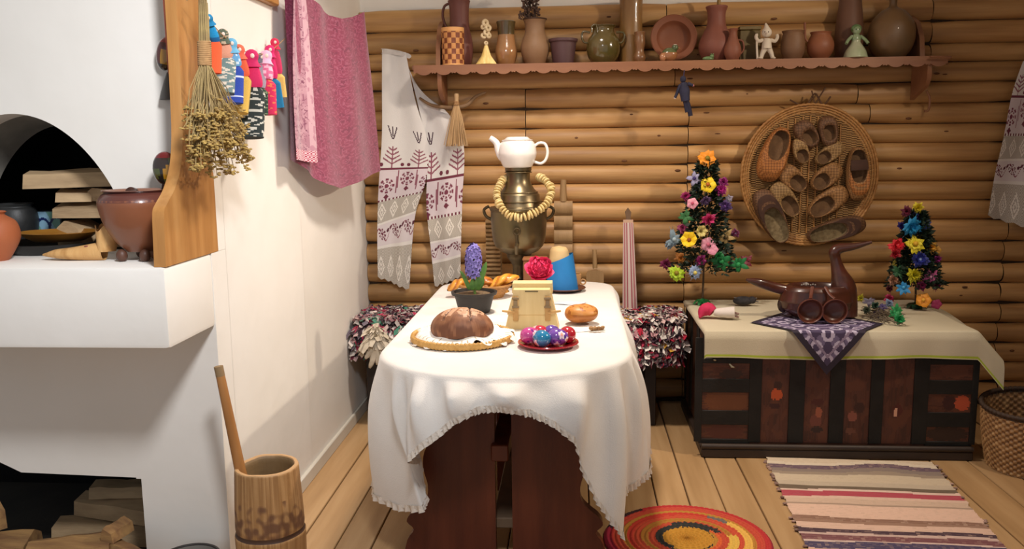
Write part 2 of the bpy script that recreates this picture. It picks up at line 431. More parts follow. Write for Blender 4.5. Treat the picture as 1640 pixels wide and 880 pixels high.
def lathe_thing(name, label, cat, cx, Y, pts, m, group=None, base_z=None, wob=0, seg=36, loc_only=False, thick=.006, parts=None, inner=True):
    c, pr = pot(cx, Y, pts, base_z=base_z, thick=thick, inner=inner)
    t = thing(name, label, cat, c, group)
    b = MB().lathe(pr, seg, c, wob=wob).build('body', m, t, sharp=50)
    return t, c, pr
def handle(c, Y, pts, r, m, t, name='handle', flat=1.0):
    path = [P(x, y, Y=Y) for x, y in pts]
    return MB().tube(cr(path, 5), r, 10, flat=flat).build(name, m, t, sharp=60)

# terracotta pot at the left edge of the ledge
t, c, pr = lathe_thing('clay_pot', 'smooth orange clay pot at the far left end of the stove ledge', 'pot', -12, 2.62, [(22, 392), (30, 380), (40, 360), (41, 345), (36, 330), (24, 321), (21, 318), (24, 314)], mat('orange_clay', 'b0623a', 'a35832', .6, 4, bump=.05), base_z=LZ)
# black pot behind it
t, c, pr = lathe_thing('iron_pot', 'black iron pot in the hearth behind the orange clay pot', 'pot', 28, 3.02, [(24, 392), (30, 378), (34, 352), (31, 334), (27, 329), (29, 325)], mat('black_iron_pot', '2d2e2e', '1e1f1f', .5, 8, bump=.2), base_z=LZ)
# pan and wooden dish
def disc_thing(name, label, cat, cx, cyb, rpx, h, m, Z, lipw=.25, ex=1.0, group=None, Yoff=0, thick=.006, part='body'):
    c = P(cx, cyb, Z=Z); k = mpp(c); r = rpx * k; c = V(c.x, c.y + Yoff, Z)
    pr = [(0, 0), (r * .78, 0), (r * .82, .001), (r * .95, h * .7), (r, h), (r - thick, h + .001), (r * .9, h * .65), (r * .76, thick), (0, thick)]
    t = thing(name, label, cat, c, group)
    MB().lathe(pr, 48, c).build(part, m, t, sharp=50)
    return t, c, r
t, c, r = disc_thing('frying_pan', 'wide shallow black iron pan lying in front of the hearth mouth', 'pan', 88, 402, 79, .034, mat('pan_iron', '232323', '161616', .5, 8, bump=.2), LZ)
pc = c
bowl_m = mat('ochre_lacquer', 'a4742f', '8a5a22', .35, 12, bump=.05)
t = thing('wooden_dish', 'oval ochre wooden dish resting in the black pan', 'dish', (pc.x + .02, pc.y, LZ + .036))
MB().lathe([(0, 0), (.085, 0), (.11, .012), (.135, .03), (.131, .032), (.10, .014), (0, .006)], 40, (0, 0, 0)).tf(Matrix.Translation((pc.x + .02, pc.y, LZ + .036)) @ Matrix.Diagonal((1, .75, 1, 1))).build('body', bowl_m, t)
# blue and white patterned tile standing at the back of the pan
tb = P(77, 378, Y=3.05); tt = P(77, 338, Y=3.05)
k = mpp(tb)
t = thing('patterned_tin', 'small light blue tin with dark curling lines behind the ochre dish', 'tin', (tb.x, 3.09, LZ))
def tinc(u, v):
    x = (u - .5) * 2; y = v * 2
    a = abs(math.hypot(x + .5, y - 1) - .55) < .09 or abs(math.hypot(x - .75, y - 1) - .65) < .09
    return '1d2a5c' if a else ('8fb7cf' if math.sin(x * 3 + y * 2) > -.3 else '6f9f8f')
mbb = MB().box((tb.x - 24 * k, 3.062, LZ), (tb.x + 22 * k, 3.12, tt.z), .003)
mbb.build('body', mat('dark_tin', '20262c', None, .4), t)
MB().grid(lambda u, v: V(tb.x + (u - .5) * 38 * k, 3.0612, lerp(LZ + .003, tt.z - .004, v)), 34, 34, colfn=tinc).build('printed_front', printed('tin_print', .35, 0), t)

# big brown footed bowl
t, c, pr = lathe_thing('footed_clay_bowl', 'big brown clay bowl on little feet holding the painted spoons', 'bowl', 226, 2.63, [(20, 412), (36, 395), (50, 370), (57, 345), (58, 330), (50, 321), (45, 318), (50, 315)], mat('brown_glazed_clay', '90583a', '784830', .42, 3, bump=.15, bscale=40, coat=.2, c3='865034'), base_z=LZ + .028, thick=.01)
bowlc = c
k = mpp(c)
for a in (-2.3, -.9, .5, 2.0):
    f = MB().ell((c.x + math.cos(a) * .058, c.y + math.sin(a) * .058, LZ + .018), (.017, .017, .021), 12, 8)
    f.v = [V(p.x, p.y, max(p.z, LZ)) for p in f.v]
    f.build('foot', mat('dark_foot', '4a3025', '5c3b2c', .5), t)
zz = lambda y: P(226, y, Y=2.63).z - P(226, 412, Y=2.63).z
MB().lathe([(58.6 * k, zz(332)), (57 * k, zz(327)), (51.8 * k, zz(321)), (47 * k, zz(318)), (51.5 * k, zz(314.5))], 40, c).build('rim_band', mat('rim_brown', '57302a', '6a3b30', .35, 6, coat=.4), t)
# spoons
def spoon(name, label, bowl_px, bowl_r, tip_px, Y, m, tilt=0, group='painted wooden spoons on the stove'):
    b = P(*bowl_px, Y=Y); q = P(*tip_px, Y=Y); k = mpp(b)
    t = thing(name, label, 'spoon', q, group)
    R = Euler((0, tilt, 0))
    bb_ = MB().ell((0, 0, 0), (bowl_r[0] * k, .02, bowl_r[1] * k), 24, 14, colfn=m[1]).tf(Matrix.Translation(b) @ R.to_matrix().to_4x4())
    bb_.build('bowl', m[0], t)
    d = (q - b).normalized()
    MB().tube([b + d * bowl_r[1] * k * .9, b.lerp(q, .6), q], [.008, .006, .007], 10).build('handle', plain('2a1712', .3, coat=.8), t)
    return t
lac = printed('lacquer_print', .2, 0, coat=.9)
def kh(u, v):
    x = math.cos(u * 2 * PI) ; y = math.sin(u * 2 * PI)
    if v > .72: return '6e1a1c' if v < .9 else '3a1512'
    if math.hypot(x - .45, (v - .38) * 2.6) < .42 and y < 0.3: return 'a8761c'
    if noise.noise(V(x * 2, y * 2, v * 6)) > .25: return '4b4f20'
    return '241f1a' if v < .5 else '33231a'
spoon('painted_spoon', 'dark painted spoon with gold leaf pattern standing upright in the brown bowl', (265, 270), (21, 27), (258, 340), 2.70, (lac, kh))
def kh2(u, v):
    x = math.cos(u * 2 * PI)
    if v > .7: return '8c2a20'
    if abs(v - .45) < .15 and x > -.2: return 'b07f22'
    return '55241c' if v > .25 else '2c2018'
t = spoon('painted_spoon', 'red and gold lacquered spoon hanging high behind the pine corner board', (265, 86), (15, 27), (272, 40), 2.76, (lac, kh2), .2)
p = P(212, 310, Y=2.67); k = mpp(p)
t = thing('wooden_ladle', 'small dark brown ladle lying in the brown bowl, its cup facing out', 'ladle', p)
MB().lathe([(0, .012), (.010, .010), (.018, 0), (.020, -.002), (.017, .016), (0, .02)], 24, (0, 0, 0)).tf(Matrix.Translation(p) @ Euler((1.25, .5, 0)).to_matrix().to_4x4()).build('cup', plain('3f2118', .35, coat=.4), t)
MB().tube([p, p + V(.03, .02, -.03), p + V(.06, .03, -.045)], .005, 8).build('handle', plain('3f2118', .35, coat=.4), t)
# grey cone (a hanging felt bell)
c = P(272, 160, Y=2.77); k = mpp(c)
t = thing('hanging_bell', 'grey conical bell hanging behind the pine corner board below the red spoon', 'bell', c)
MB().lathe([(0, .0), (.020, .001), (.031, 0), (.027, .02), (.012, .065), (.004, .085), (0, .087)], 24, c).build('body', mat('pewter', '6d6a66', '57534f', .5, 9, metal=.4), t)
# bast shoe with painted flower
bs = P(150, 418, Z=LZ); k = mpp(bs)
t = thing('birch_bark_shoe', 'pale wooden carved shoe with a turned-up cuff lying before the brown bowl', 'shoe', (bs.x, bs.y, LZ))
BARK = mat('pale_bark', 'c8965a', 'b17f45', .55, 10, (3, 1, 1), .3, 50, c3='d3a569')
def shoefn(u, v):
    a = v * 2 * PI
    x = lerp(P(102, 410, Z=LZ).x, P(196, 410, Z=LZ).x, u)
    w = .034 * math.sin(min(1, u * 1.9 + .04) * PI / 2) * (1 - .35 * u)
    h = lerp(.010, .030, u) * math.sin(min(1, u * 3 + .2) * PI / 2)
    return V(x, bs.y + .014 + w * math.cos(a), LZ + max(0, h + h * math.sin(a)) + .014 * (1 - u) ** 3)
MB().grid(shoefn, 20, 16, cv=True).build('sole', BARK, t)
cuff = MB()
a0 = P(168, 398, Y=bs.y + .02); a0.z = LZ + .03
def cuff_fn(u, v):
    a = u * 2 * PI; z = LZ + .028 + v * .075
    r = lerp(.026, .036, v) * (1 + .12 * math.sin(3 * a + 1)); fl_ = .010 * v * v * math.cos(a * 5)
    return V(a0.x + .004 + r * 1.0 * math.cos(a) + .010 * v, a0.y + r * math.sin(a), z + fl_)
cuff.grid(cuff_fn, 40, 8, cu=True).build('cuff', BARK, t)
for kx in range(3):
    MB().ell((bs.x - .02 + kx * .012, bs.y + .002, LZ + .044 - kx * .002), (.009, .006, .004), 8, 6).build('painted_petal', plain('8a4b3c', .5), t)
# little stone by the bowl foot
s1 = P(243, 416, Z=LZ)
tag(MB().ell((s1.x, s1.y + .02, LZ + .021), (.017, .015, .021), 14, 10).build('clay_egg', mat('egg_clay', '8f6249', '7c523b', .6), None, loc=(s1.x, s1.y, LZ)), 'small clay egg standing between the brown bowl and the corner board', 'egg')

# ================================================================== firewood in the lower niche and in front of it
G2 = 'split logs lying in the lower stove niche'
def fw(px, py, z, L, w, h, rz, seed, label, ry=0, m=FIREO):
    p = P(px, py, Z=z); firewood((p.x, p.y, z), L, w, h, rz, ry, seed, label, G2, m)
firewood((-1.76, 3.05, .0), .42, .13, .10, .1, 0, 21, 'dark bottom log inside the niche lying crosswise', G2)
firewood((-1.60, 3.22, .0), .30, .12, .10, -.2, 0, 22, 'dark bottom log inside the niche near its right side', G2)
firewood((-1.72, 3.06, .103), .38, .11, .075, -.25, 0, 23, 'weathered log inside the niche slanting down to the right', G2)
firewood((-1.72, 3.08, .182), .24, .09, .05, .1, 0, 24, 'short log on top of the pile inside the niche', G2)
firewood((-1.58, 3.10, .103), .15, .09, .09, .7, 0, 25, 'stubby log inside the niche against its right side', G2)
firewood((-1.55, 2.66, .0), .26, .16, .105, 1.5, 0, 31, 'bottom log before the niche corner under the pale split log', G2, FIREO)
firewood((-1.76, 2.66, .0), .30, .17, .105, 1.6, 0, 32, 'bottom log before the niche under the wide split log', G2, FIREO)
firewood((-2.02, 2.66, .0), .30, .22, .105, 1.5, 0, 33, 'bottom log before the niche at its left side', G2, FIREO)
firewood((-1.52, 2.675, .107), .17, .09, .070, 2.6, 0, 26, 'pale split log in front of the niche at its right corner', G2, FIREO)
firewood((-1.70, 2.67, .107), .26, .16, .085, .35, 0, 27, 'wide split log in front of the niche, right of the middle', G2, FIREO)
firewood((-1.97, 2.68, .107), .24, .17, .095, .15, 0, 28, 'wide pale split log before the niche, left of the middle', G2, FIREO)
firewood((-2.03, 2.70, .205), .13, .10, .09, .9, 0, 29, 'reddish split log stacked at the left end of the niche pile', G2, FIREO)
firewood((-1.565, 2.73, .178), .11, .05, .05, 1.4, 0, 30, 'small knotty log on top of the pale one at the niche corner', G2, FIREO)
# rim of a metal tub at the bottom edge
c = P(303, 893, Y=2.66); TBZ = c.z; k = mpp(c); r = 46 * k
t = thing('metal_tub', 'low tub with a thin dark rim standing on the floor at the bottom edge', 'tub', (c.x, c.y, 0))
MB().lathe([(0, .0), (r * .8, 0), (r, TBZ), (r - .003, TBZ), (r * .79, .004), (0, .004)], 48, (c.x, c.y, 0)).build('body', mat('zinc', '97928a', '8a857d', .5, 8, metal=.3), t)
MB().torus((c.x, c.y, TBZ), r, .0045, 56, 8).build('rim', plain('3a3532', .5), t)

# ================================================================== churn with its pestle
cx = -.985; cyy = 2.62
STUP = mat('old_aspen', 'b08452', '9a6c3c', .6, 3, (7, 7, 1), .35, 25, c3='a3763f')
t = thing('wooden_churn', 'tall hollowed wooden mortar with scorched band standing by the stove corner', 'mortar', (cx, cyy, 0))
z0 = .485
def chu(u, v):
    a = u * 2 * PI
    tab = [(0, (.105, 0)), (.06, (.108, .03)), (.30, (.110, .20)), (.36, (.112, .262)), (.375, (.108, .268)), (.39, (.107, .276)), (.41, (.109, .29)), (.55, (.107, .36)), (.72, (.101, .48)), (.755, (.098, z0)), (.78, (.088, z0)), (.82, (.082, .475)), (1, (.06, .15))]
    for (v0, a0), (v1, a1) in zip(tab, tab[1:]):
        if v <= v1: q = (v - v0) / (v1 - v0); r, z = lerp(a0[0], a1[0], q), lerp(a0[1], a1[1], q); break
    else: r, z = tab[-1][1]
    r *= 1 + .025 * noise.noise(V(math.cos(a) * 2, math.sin(a) * 2, z * 3)) + .006 * noise.noise(V(math.cos(a) * 12, math.sin(a) * 12, z * 2))
    return V(cx + r * math.cos(a), cyy + r * math.sin(a), z + (.006 * noise.noise(V(math.cos(a) * 1.5, math.sin(a) * 1.5, 5)) if z > .4 else 0))
def chc(u, v):
    a = u * 2 * PI; n = noise.noise(V(math.cos(a) * 5, math.sin(a) * 5, v * 20)); g = noise.noise(V(math.cos(a) * 16, math.sin(a) * 16, v * 3))
    if v > .79: return '7d6340' if v < .9 else '5d4428'
    if .365 < v < .395: return '4a3122'
    if v > .73: return 'c2996a'
    b_ = mixh('9c7244', 'b98f5e', .5 + g * 1.6); dk = max(0, min(1, (n + .42 - abs(v - .44) * 5) * 2.2)) if .38 < v < .6 else 0
    return mixh(b_, '664430', dk * .8)
MB().grid(chu, 160, 150, cu=True, colfn=chc).build('body', printed('aspen_print', .6, .5, 60), t)
top = P(350, 588, Y=2.60); bot = V(cx + .0, 2.64, .30)
b2 = P(385, 755, Y=2.60)
d = (b2 - top); bot = b2 + d.normalized() * .22
t = thing('wooden_pestle', 'long smooth wooden pestle leaning in the mortar', 'pestle', bot)
MB().tube([top, top.lerp(b2, .5), b2, bot], [.0135, .0155, .0175, .026], 16).build('shaft', mat('pestle_wood', 'b07b45', '9c6835', .5, 4, (4, 4, 1), .1), t)
MB().tube([top - d.normalized() * .002, top + d.normalized() * .03], .0142, 16).build('worn_tip', plain('8d7350', .7), t)
# ================================================================== shelf on the log wall
SY = 4.69          # front edge
SZ = P(1090, 97, Y=SY).z
shelf = thing('wall_shelf', 'long reddish wooden shelf with scalloped front edge on the log wall', 'shelf', (.5, 4.9, SZ - .03))
x0, x1 = P(659, 103, Y=SY).x, P(1524, 90, Y=SY).x
MB().box((x0, SY + .012, SZ - .022), (x1, 4.93, SZ), .002).build('board', SHELFM, shelf)
sc = MB(); n = 26; w = (x1 - x0 - .02) / n
pts = []
for i in range(n):
    a = x0 + .01 + i * w
    pts += [(a, -.040), (a + w * .10, -.044), (a + w * .14, -.037), (a + w * .2, -.041), (a + w * .30, -.048), (a + w * .45, -.052), (a + w * .60, -.052), (a + w * .75, -.048), (a + w * .84, -.041), (a + w * .9, -.037), (a + w * .94, -.044)]
for (a, b), (c_, d_) in zip(pts, pts[1:]):
    sc._add([(a, SY, SZ + b), (c_, SY, SZ + d_), (c_, SY, SZ), (a, SY, SZ), (a, SY + .012, SZ + b), (c_, SY + .012, SZ + d_), (c_, SY + .012, SZ), (a, SY + .012, SZ)],
            [(0, 1, 2, 3), (4, 7, 6, 5), (0, 4, 5, 1), (3, 2, 6, 7)])
sc.build('scalloped_trim', SHELFM, shelf)
for bx in (P(704, 140, Y=4.78).x, P(1476, 130, Y=4.78).x):
    z1 = SZ - .022; z0 = P(704, 168, Y=4.85).z
    o = [(bx, SY + .02, z1), (bx, 4.925, z1), (bx, 4.925, z0 - .01), (bx, 4.90, z0), (bx, SY + .05, z0 + .05), (bx, SY + .02, z0 + .09)]
    MB().prism([V(*q) for q in o], (.022, 0, 0)).build('bracket', SHELFM, shelf)
for bx, yt in ((699, 36), (1470, 26)):
    a = P(bx, yt, Y=4.80)
    o = [(a.x, 4.74, SZ), (a.x, 4.925, SZ), (a.x, 4.925, a.z + .02), (a.x, 4.88, a.z), (a.x, 4.82, a.z - .03), (a.x, 4.76, SZ + .10)]
    MB().prism([V(*q) for q in o], (.024, 0, 0)).build('side_cheek', SHELFM, shelf)
MB().tube(cr([P(1484, 145, Y=4.86), P(1489, 158, Y=4.86), P(1487, 176, Y=4.85), P(1480, 178, Y=4.85)], 4), .007, 8).build('peg', SHELFM, shelf)
MB().tube([P(1490, 91, Y=4.66), P(1524, 92, Y=4.66)], .006, 8).build('rail_end', SHELFM, shelf)
IY = 4.79
def sp(name, label, cat, cx, pts, m, Y=IY, wob=0, group='pottery on the wall shelf', thick=.006, inner=True):
    return lathe_thing(name, label, cat, cx, Y, pts, m, group, SZ + .0005, wob, thick=thick, inner=inner)
# 1 checked birch-bark beaker
t, c, pr = sp('tall_jug', 'tall dark reddish clay jug standing behind the chequered birch-bark beaker', 'jug', 737, [(15, 98), (19, 88), (21, 72), (20, 55), (16, 36), (15, 18), (16, 0), (18, -8)], mat('reddish_jug', '74443a', '633830', .55, 5, bump=.1), 4.84)
handle(c, 4.84, [(722, 5), (712, 10), (709, 25), (714, 42), (722, 50)], .007, mat('reddish_jug_h', '5f3024', None, .5), t)
ck = lambda u, v: 'dfa565' if v > .88 or v < .05 else ('c98c50' if (int(u * 16) + int(v * 7)) % 2 else '7a3f22')
c = P(726, 98, Y=4.745); k = mpp(c); c.z = SZ; h = P(726, 45, Y=4.745).z - SZ; r = 17.5 * k
t = thing('bark_beaker', 'birch-bark beaker woven in a brown and tan chequer, left end of the shelf', 'beaker', c)
mb = MB()
def bkf(u, v):
    a = u * 2 * PI
    bulge = .0016 * (1 if (int(u * 16 + 1e-6) + int(v * 7 - 1e-6)) % 2 else -1) if .05 < v < .88 else .001
    rr = r * (.98 + .04 * v) + bulge
    return V(c.x + rr * math.cos(a), c.y + rr * math.sin(a), c.z + v * h)
mb.grid(bkf, 64, 28, cu=True, colfn=ck)
mb.color('5f3a20'); mb.lathe([(0, .003), (r * .92, .003), (r * .96, h), (r * 1.02, h)], 32, c)
mb.build('body', printed('bark_print', .6, .3, 150), t)
# straw doll
c = P(779, 101, Y=4.735); k = mpp(c); c.z = SZ
t = thing('straw_doll', 'straw doll with a flared yellow skirt and a pale plaited head', 'doll', c)
sk = MB()
for i in range(46):
    a = i / 46 * 2 * PI
    sk.tube([c + V(.006 * math.cos(a), .006 * math.sin(a), .100), c + V(.022 * math.cos(a), .018 * math.sin(a), .045), c + V(.052 * math.cos(a), .035 * math.sin(a), .002)], [.003, .004, .0045], 5)
sk.build('skirt', mat('yellow_straw', 'f0d789', 'd8b45a', .45, 60, (1, 1, .2), .2), t)
for j, (dx, dz, rr) in enumerate([(0, .112, .012), (-.012, .150, .017), (.004, .165, .02), (.012, .19, .02), (-.002, .215, .021), (-.014, .195, .015), (.016, .15, .015)]):
    MB().torus(c + V(dx, -.004, dz), rr * .6, rr * .42, 16, 8, M=Euler((1.3, .4 * j, .3))).build('plait', mat('pale_straw', 'dcc9a4', 'bfa880', .6, 70, bump=.4), t)
# 3 small glazed jug
t, c, pr = sp('glazed_jug', 'small glossy brown jug with a dark neck, right of the straw doll', 'jug', 811, [(12, 98), (16, 88), (18, 76), (15, 60), (13, 45), (14, 34), (15, 31)], mat('jug_brown_gloss', '8c6a46', '79552f', .2, 4, coat=.8, c3='9c7048'))
MB().lathe([(13.4 * mpp(c), .158), (14.2 * mpp(c), .20), (15.6 * mpp(c), .226), (14 * mpp(c), .23)], 32, c + V(0, 0, 0)).build('dark_neck', mat('jug_dark_gloss', '4d4026', '5b4b2c', .2, coat=.8), t)
# 4 jug with dry herbs
t, c, pr = sp('matte_jug', 'matte brown jug with a dark rim holding the dried sprigs', 'jug', 857, [(15, 98), (21, 84), (23, 70), (20, 57), (16, 46), (16, 33), (19, 25)], mat('jug_matte', '8a6a4c', '7d5c3f', .6, 4))
MB().torus(c + V(0, 0, pr[6 * 5 + 1][1]), 18.5 * mpp(c), .004, 32, 8).build('rim', plain('3c281d', .4), t)
def sprigs(base, top, n, spread, name, label, cat, m1, m2, ball=.008, seed=3):
    random.seed(seed)
    t = thing(name, label, cat, base)
    st = MB(); hd = MB()
    for i in range(n):
        q = top + V(rnd(-1, 1) * spread, rnd(-1, 1) * spread * .5, rnd(-.06, .06))
        mid = base.lerp(q, .5) + V(rnd(-.01, .01), rnd(-.01, .01), 0)
        st.tube([base + V(rnd(-.008, .008), rnd(-.008, .008), 0), mid, q], .0012, 4)
        for k_ in range(5): hd.ell(q + V(rnd(-1, 1) * ball * 1.6, rnd(-1, 1) * ball * 1.6, rnd(-2, 2) * ball), ball * rnd(.5, 1), 6, 4)
    st.build('stems', m1, t)['kind'] = 'stuff'; hd.build('seed_heads', m2, t)['kind'] = 'stuff'
    return t
sprigs(V(c.x, c.y, SZ + .15), P(848, 8, Y=IY), 40, .045, 'dried_sprigs', 'dark dried sprigs standing in the matte brown jug on the shelf', 'dried flowers', plain('4c382c', .8), mat('dry_heads', '5b4336', '47332a', .9, 40), .008)
# 5 dark plant pot
t, c, pr = sp('dark_flowerpot', 'dark purple-brown tapered flowerpot on the shelf', 'flowerpot', 902, [(16, 98), (17.5, 90), (20, 72), (21, 64), (23, 62), (23.5, 58)], mat('pot_purple', '53393a', '4a3132', .55, 4))
# 6 green two-handled pot
t, c, pr = sp('green_pot', 'olive green glazed pot with two ear handles on the shelf', 'pot', 966, [(17, 98), (24, 88), (27, 74), (25, 60), (18, 50), (17, 42), (21, 38)], GLAZE)
handle(c, IY - .01, [(945, 52), (934, 51), (932, 60), (936, 68), (943, 68)], .006, GLAZE, t)
handle(c, IY - .01, [(987, 52), (998, 52), (1000, 60), (996, 68), (989, 69)], .006, GLAZE, t)
handle(c, IY - .05, [(948, 52), (948, 42), (955, 40), (957, 52)], .005, GLAZE, t)
# 7 tall cylinder
t, c, pr = sp('tall_wooden_vase', 'very tall straight yellowish-brown vase rising out of the picture above the shelf', 'vase', 1010, [(19, 98), (20, 70), (18, 40), (18, 0), (20, -10)], mat('vase_ochre', '8f6a38', '7b572c', .4, 3, (4, 4, 1), coat=.3), 4.86)
t, c, pr = sp('small_clay_cup', 'tiny brown glazed cup before the tall ochre vase', 'cup', 1024, [(8, 98), (10, 90), (7, 80), (9, 66), (8, 56), (9, 50)], mat('cup_brown', '7d5734', '6a4728', .35, coat=.5), 4.75)
# 8 standing plate
c = P(1080, 99, Y=4.79); k = mpp(c); R_ = 37 * k
t = thing('clay_plate', 'round reddish clay plate standing on its edge against the log wall', 'plate', (c.x, 4.84, SZ))
T = Matrix.Translation((c.x, 4.82, SZ + R_ * .93)) @ Euler((-PI / 2 + .22 + PI, 0, 0)).to_matrix().to_4x4()
MB().lathe([(0, .0), (R_ * .5, 0), (R_ * .60, .010), (R_ * .74, .036), (R_, .044), (R_ * 1.01, .049), (R_ * .97, .052), (R_ * .90, .047), (R_ * .80, .046), (R_ * .74, .043), (R_ * .66, .022), (R_ * .55, .010), (R_ * .3, .006), (0, .005)], 48).tf(Matrix.Translation((c.x, 4.878, SZ + R_ * .985 + .004)) @ Euler((PI / 2 - .20, 0, 0)).to_matrix().to_4x4()).build('body', mat('plate_clay', '8a5236', '75442c', .65, 4), t)
# glazed figure in front
c = P(1072, 99, Y=4.74); k = mpp(c); c.z = SZ
t = thing('clay_bird_whistle', 'glossy green and brown clay bird whistle sitting before the standing plate', 'whistle', c)
mb = MB()
mb.ell(c + V(.0, 0, .036), (.042, .03, .036), 20, 12, colfn=lambda u, v: '55603a' if v > .55 else '9c6a45')
mb.ell(c + V(.028, -.004, .07), (.018, .016, .018), 14, 8, colfn=lambda u, v: 'cfc8b8' if v > .7 else '4f5a3a')
mb.ell(c + V(-.035, -.012, .022), (.018, .016, .022), 12, 8, colfn=lambda u, v: 'b07a55')
mb.tube([c + V(.04, -.004, .07), c + V(.056, -.006, .066)], [.006, .001], 8, colfn=lambda u, v: '9c6a45')
mb.build('body', printed('glazed_print', .2, .1, coat=.8), t)
# 9 red tall jug with stick
t, c, pr = sp('red_clay_jug', 'tall red clay jug with a straight neck, a stick poking out of it', 'jug', 1146, [(18, 97), (26, 82), (27, 68), (21, 52), (15, 38), (14, 20), (17, 10), (17, 8)], mat('jug_red', '875040', '754234', .6, 4), 4.82, thick=.008)
cc = P(1150, 60, Y=IY)
tag(MB().tube([V(c.x, IY, SZ + .05), P(1152, -14, Y=IY)], [.007, .010], 10).build('wooden_stick', mat('stick', '9c7a3c', '85642c', .5), None, loc=(c.x, IY, SZ + .05)), 'short ochre stick standing in the tall red clay jug', 'stick')
t, c, pr = sp('curled_handle_mug', 'small red clay mug with a curled handle beside the tall red jug', 'mug', 1173, [(9, 96), (13, 86), (13, 76), (8, 62), (6, 52), (8, 46)], mat('mug_red', '86503a', '764430', .6), 4.735)
handle(c, 4.75, [(1180, 64), (1189, 66), (1191, 78), (1186, 86), (1180, 88)], .005, mat('mug_red', ''), t)
# green small frog
c = P(1134, 97, Y=4.735); c.z = SZ
t = thing('green_clay_frog', 'tiny light green clay frog at the foot of the tall red jug', 'figurine', c)
mb = MB(); mb.ell(c + V(0, 0, .011), (.03, .018, .012), 16, 8); mb.ell(c + V(.018, -.006, .022), (.012, .011, .010), 12, 8); mb.ell(c + V(.014, -.012, .032), .004, 8, 6); mb.ell(c + V(.024, -.012, .032), .004, 8, 6)
mb.build('body', mat('frog_green', '6f8a5c', '5c774a', .3, coat=.5), t)
# rough greenish box
c0, c1 = P(1182, 96, Y=4.86), P(1216, 43, Y=4.86)
t = thing('olive_box', 'small olive green box behind the white figurine', 'box', ((c0.x + c1.x) / 2, 4.86, SZ))
MB().box((c0.x, 4.82, SZ), (c1.x, 4.88, c1.z - .02), .004).build('body', mat('olive_wood', '6b5a30', '5a4a26', .6), t)
MB().box((c0.x - .004, 4.816, c1.z - .019), (c1.x + .004, 4.884, c1.z), .003).build('lid', mat('olive_wood2', '75633a', None, .6), t)
# white clay man with a staff
c = P(1228, 97, Y=4.74); c.z = SZ; k = mpp(c)
t = thing('white_clay_figurine', 'white clay man figurine in a pointed hat holding a staff, arms raised', 'figurine', c)
WC = mat('white_clay', 'd9cdbb', 'c7b9a4', .6, 10)
def q(x, y, dy=0): p_ = P(x, y, Y=4.74 + dy); return p_
MB().tube([q(1228, 78), q(1228, 70), q(1229, 62)], [.030 * .9, .024, .022], 14).build('torso', WC, t)
for sgn in (-1, 1):
    lg = MB().tube([q(1228 + sgn * 3, 78), q(1228 + sgn * 7, 86), q(1228 + sgn * 9, 93)], [.016, .012, .010], 10); lg.ell(q(1228 + sgn * 10, 94, -.006), (.014, .018, .008), 10, 6)
    zz = min(p_.z for p_ in lg.v); lg.v = [p_ + V(0, 0, SZ - zz) for p_ in lg.v]
    lg.build('leg', WC, t)
    MB().tube(cr([q(1228 + sgn * 6, 64), q(1228 + sgn * 13, 66), q(1228 + sgn * 17, 60), q(1228 + sgn * 16, 55)], 3), [.010] * 4 + [.009] * 4 + [.008] * 2, 8).build('arm', WC, t)
MB().ell(q(1228, 52), (.026, .022, .026), 14, 10).build('head', WC, t)
MB().tube([q(1228, 47), q(1227, 40), q(1226, 37)], [.018, .008, .003], 10).build('hat', WC, t)
MB().tube([q(1212, 54), q(1212, 75), q(1213, 95)], .0055, 8).build('staff', WC, t)
for sgn in (-1, 1): MB().ell(q(1228 + sgn * 3, 51, -.022), .003, 6, 4).build('eye', plain('4a3a30', .6), t)
MB().ell(q(1228, 53.5, -.024), (.005, .006, .005), 8, 5).build('nose', WC, t)
# clay pots right of it
t, c, pr = sp('brown_banded_pot', 'dull brown clay pot with a darker rim, right of the white figurine', 'pot', 1269, [(13, 96), (18, 84), (19, 70), (17, 58), (16, 54), (18, 50)], mat('pot_dull', '7d5c40', '6b4b33', .6), 4.78)
t, c, pr = sp('round_red_pot', 'round reddish clay pot with one upright handle on the shelf', 'pot', 1313, [(12, 95), (19, 84), (21, 72), (17, 60), (15, 56), (17, 52)], mat('pot_redbrown', '8d5537', '7b482e', .55), 4.77)
handle(c, 4.77, [(1298, 70), (1290, 62), (1289, 45), (1289, 36)], .006, mat('pot_redbrown', ''), t)
# tall dark jug
t, c, pr = sp('tall_brown_bottle', 'tall matte brown clay bottle behind the green bell woman', 'bottle', 1358, [(18, 94), (21, 80), (22, 60), (21, 40), (19, 18), (17, 0), (18, -10)], mat('bottle_brown', '6e4a35', '5c3c2a', .6, 3), 4.85)
# green woman figure
c = P(1369, 90, Y=4.74); c.y = 4.73; c.z = SZ; k = mpp(c)
t = thing('green_clay_woman', 'pale green glazed clay figure of a woman in a wide skirt', 'figurine', c)
GW = mat('celadon', '8e9f7c', '6f8a60', .3, 12, coat=.5)
MB().lathe(prof([(0, 0), (.056, 0), (.058, .012), (.048, .04), (.024, .075), (.020, .09), (0, .092)], 4), 28, c).build('skirt', mat('celadon_pale', 'b5b69b', '9aa784', .3, 10, coat=.5), t)
MB().ell(c + V(0, 0, .095), (.024, .020, .030), 14, 10).build('torso', GW, t)
MB().ell(c + V(0, -.002, .138), (.022, .021, .024), 14, 10).build('head', GW, t)
MB().ell(c + V(0, .006, .146), (.028, .024, .024), 14, 10).build('headscarf', mat('scarf_green', '5c7a4c', '4c6a40', .3, coat=.5), t)
for sgn in (-1, 1):
    MB().tube(cr([c + V(sgn * .02, 0, .11), c + V(sgn * .042, -.01, .09), c + V(sgn * .055, -.02, .07)], 3), .008, 8).build('arm', GW, t)
    MB().ell(c + V(sgn * .008, -.022, .142), .0028, 6, 4).build('eye', plain('2e3a26', .5), t)
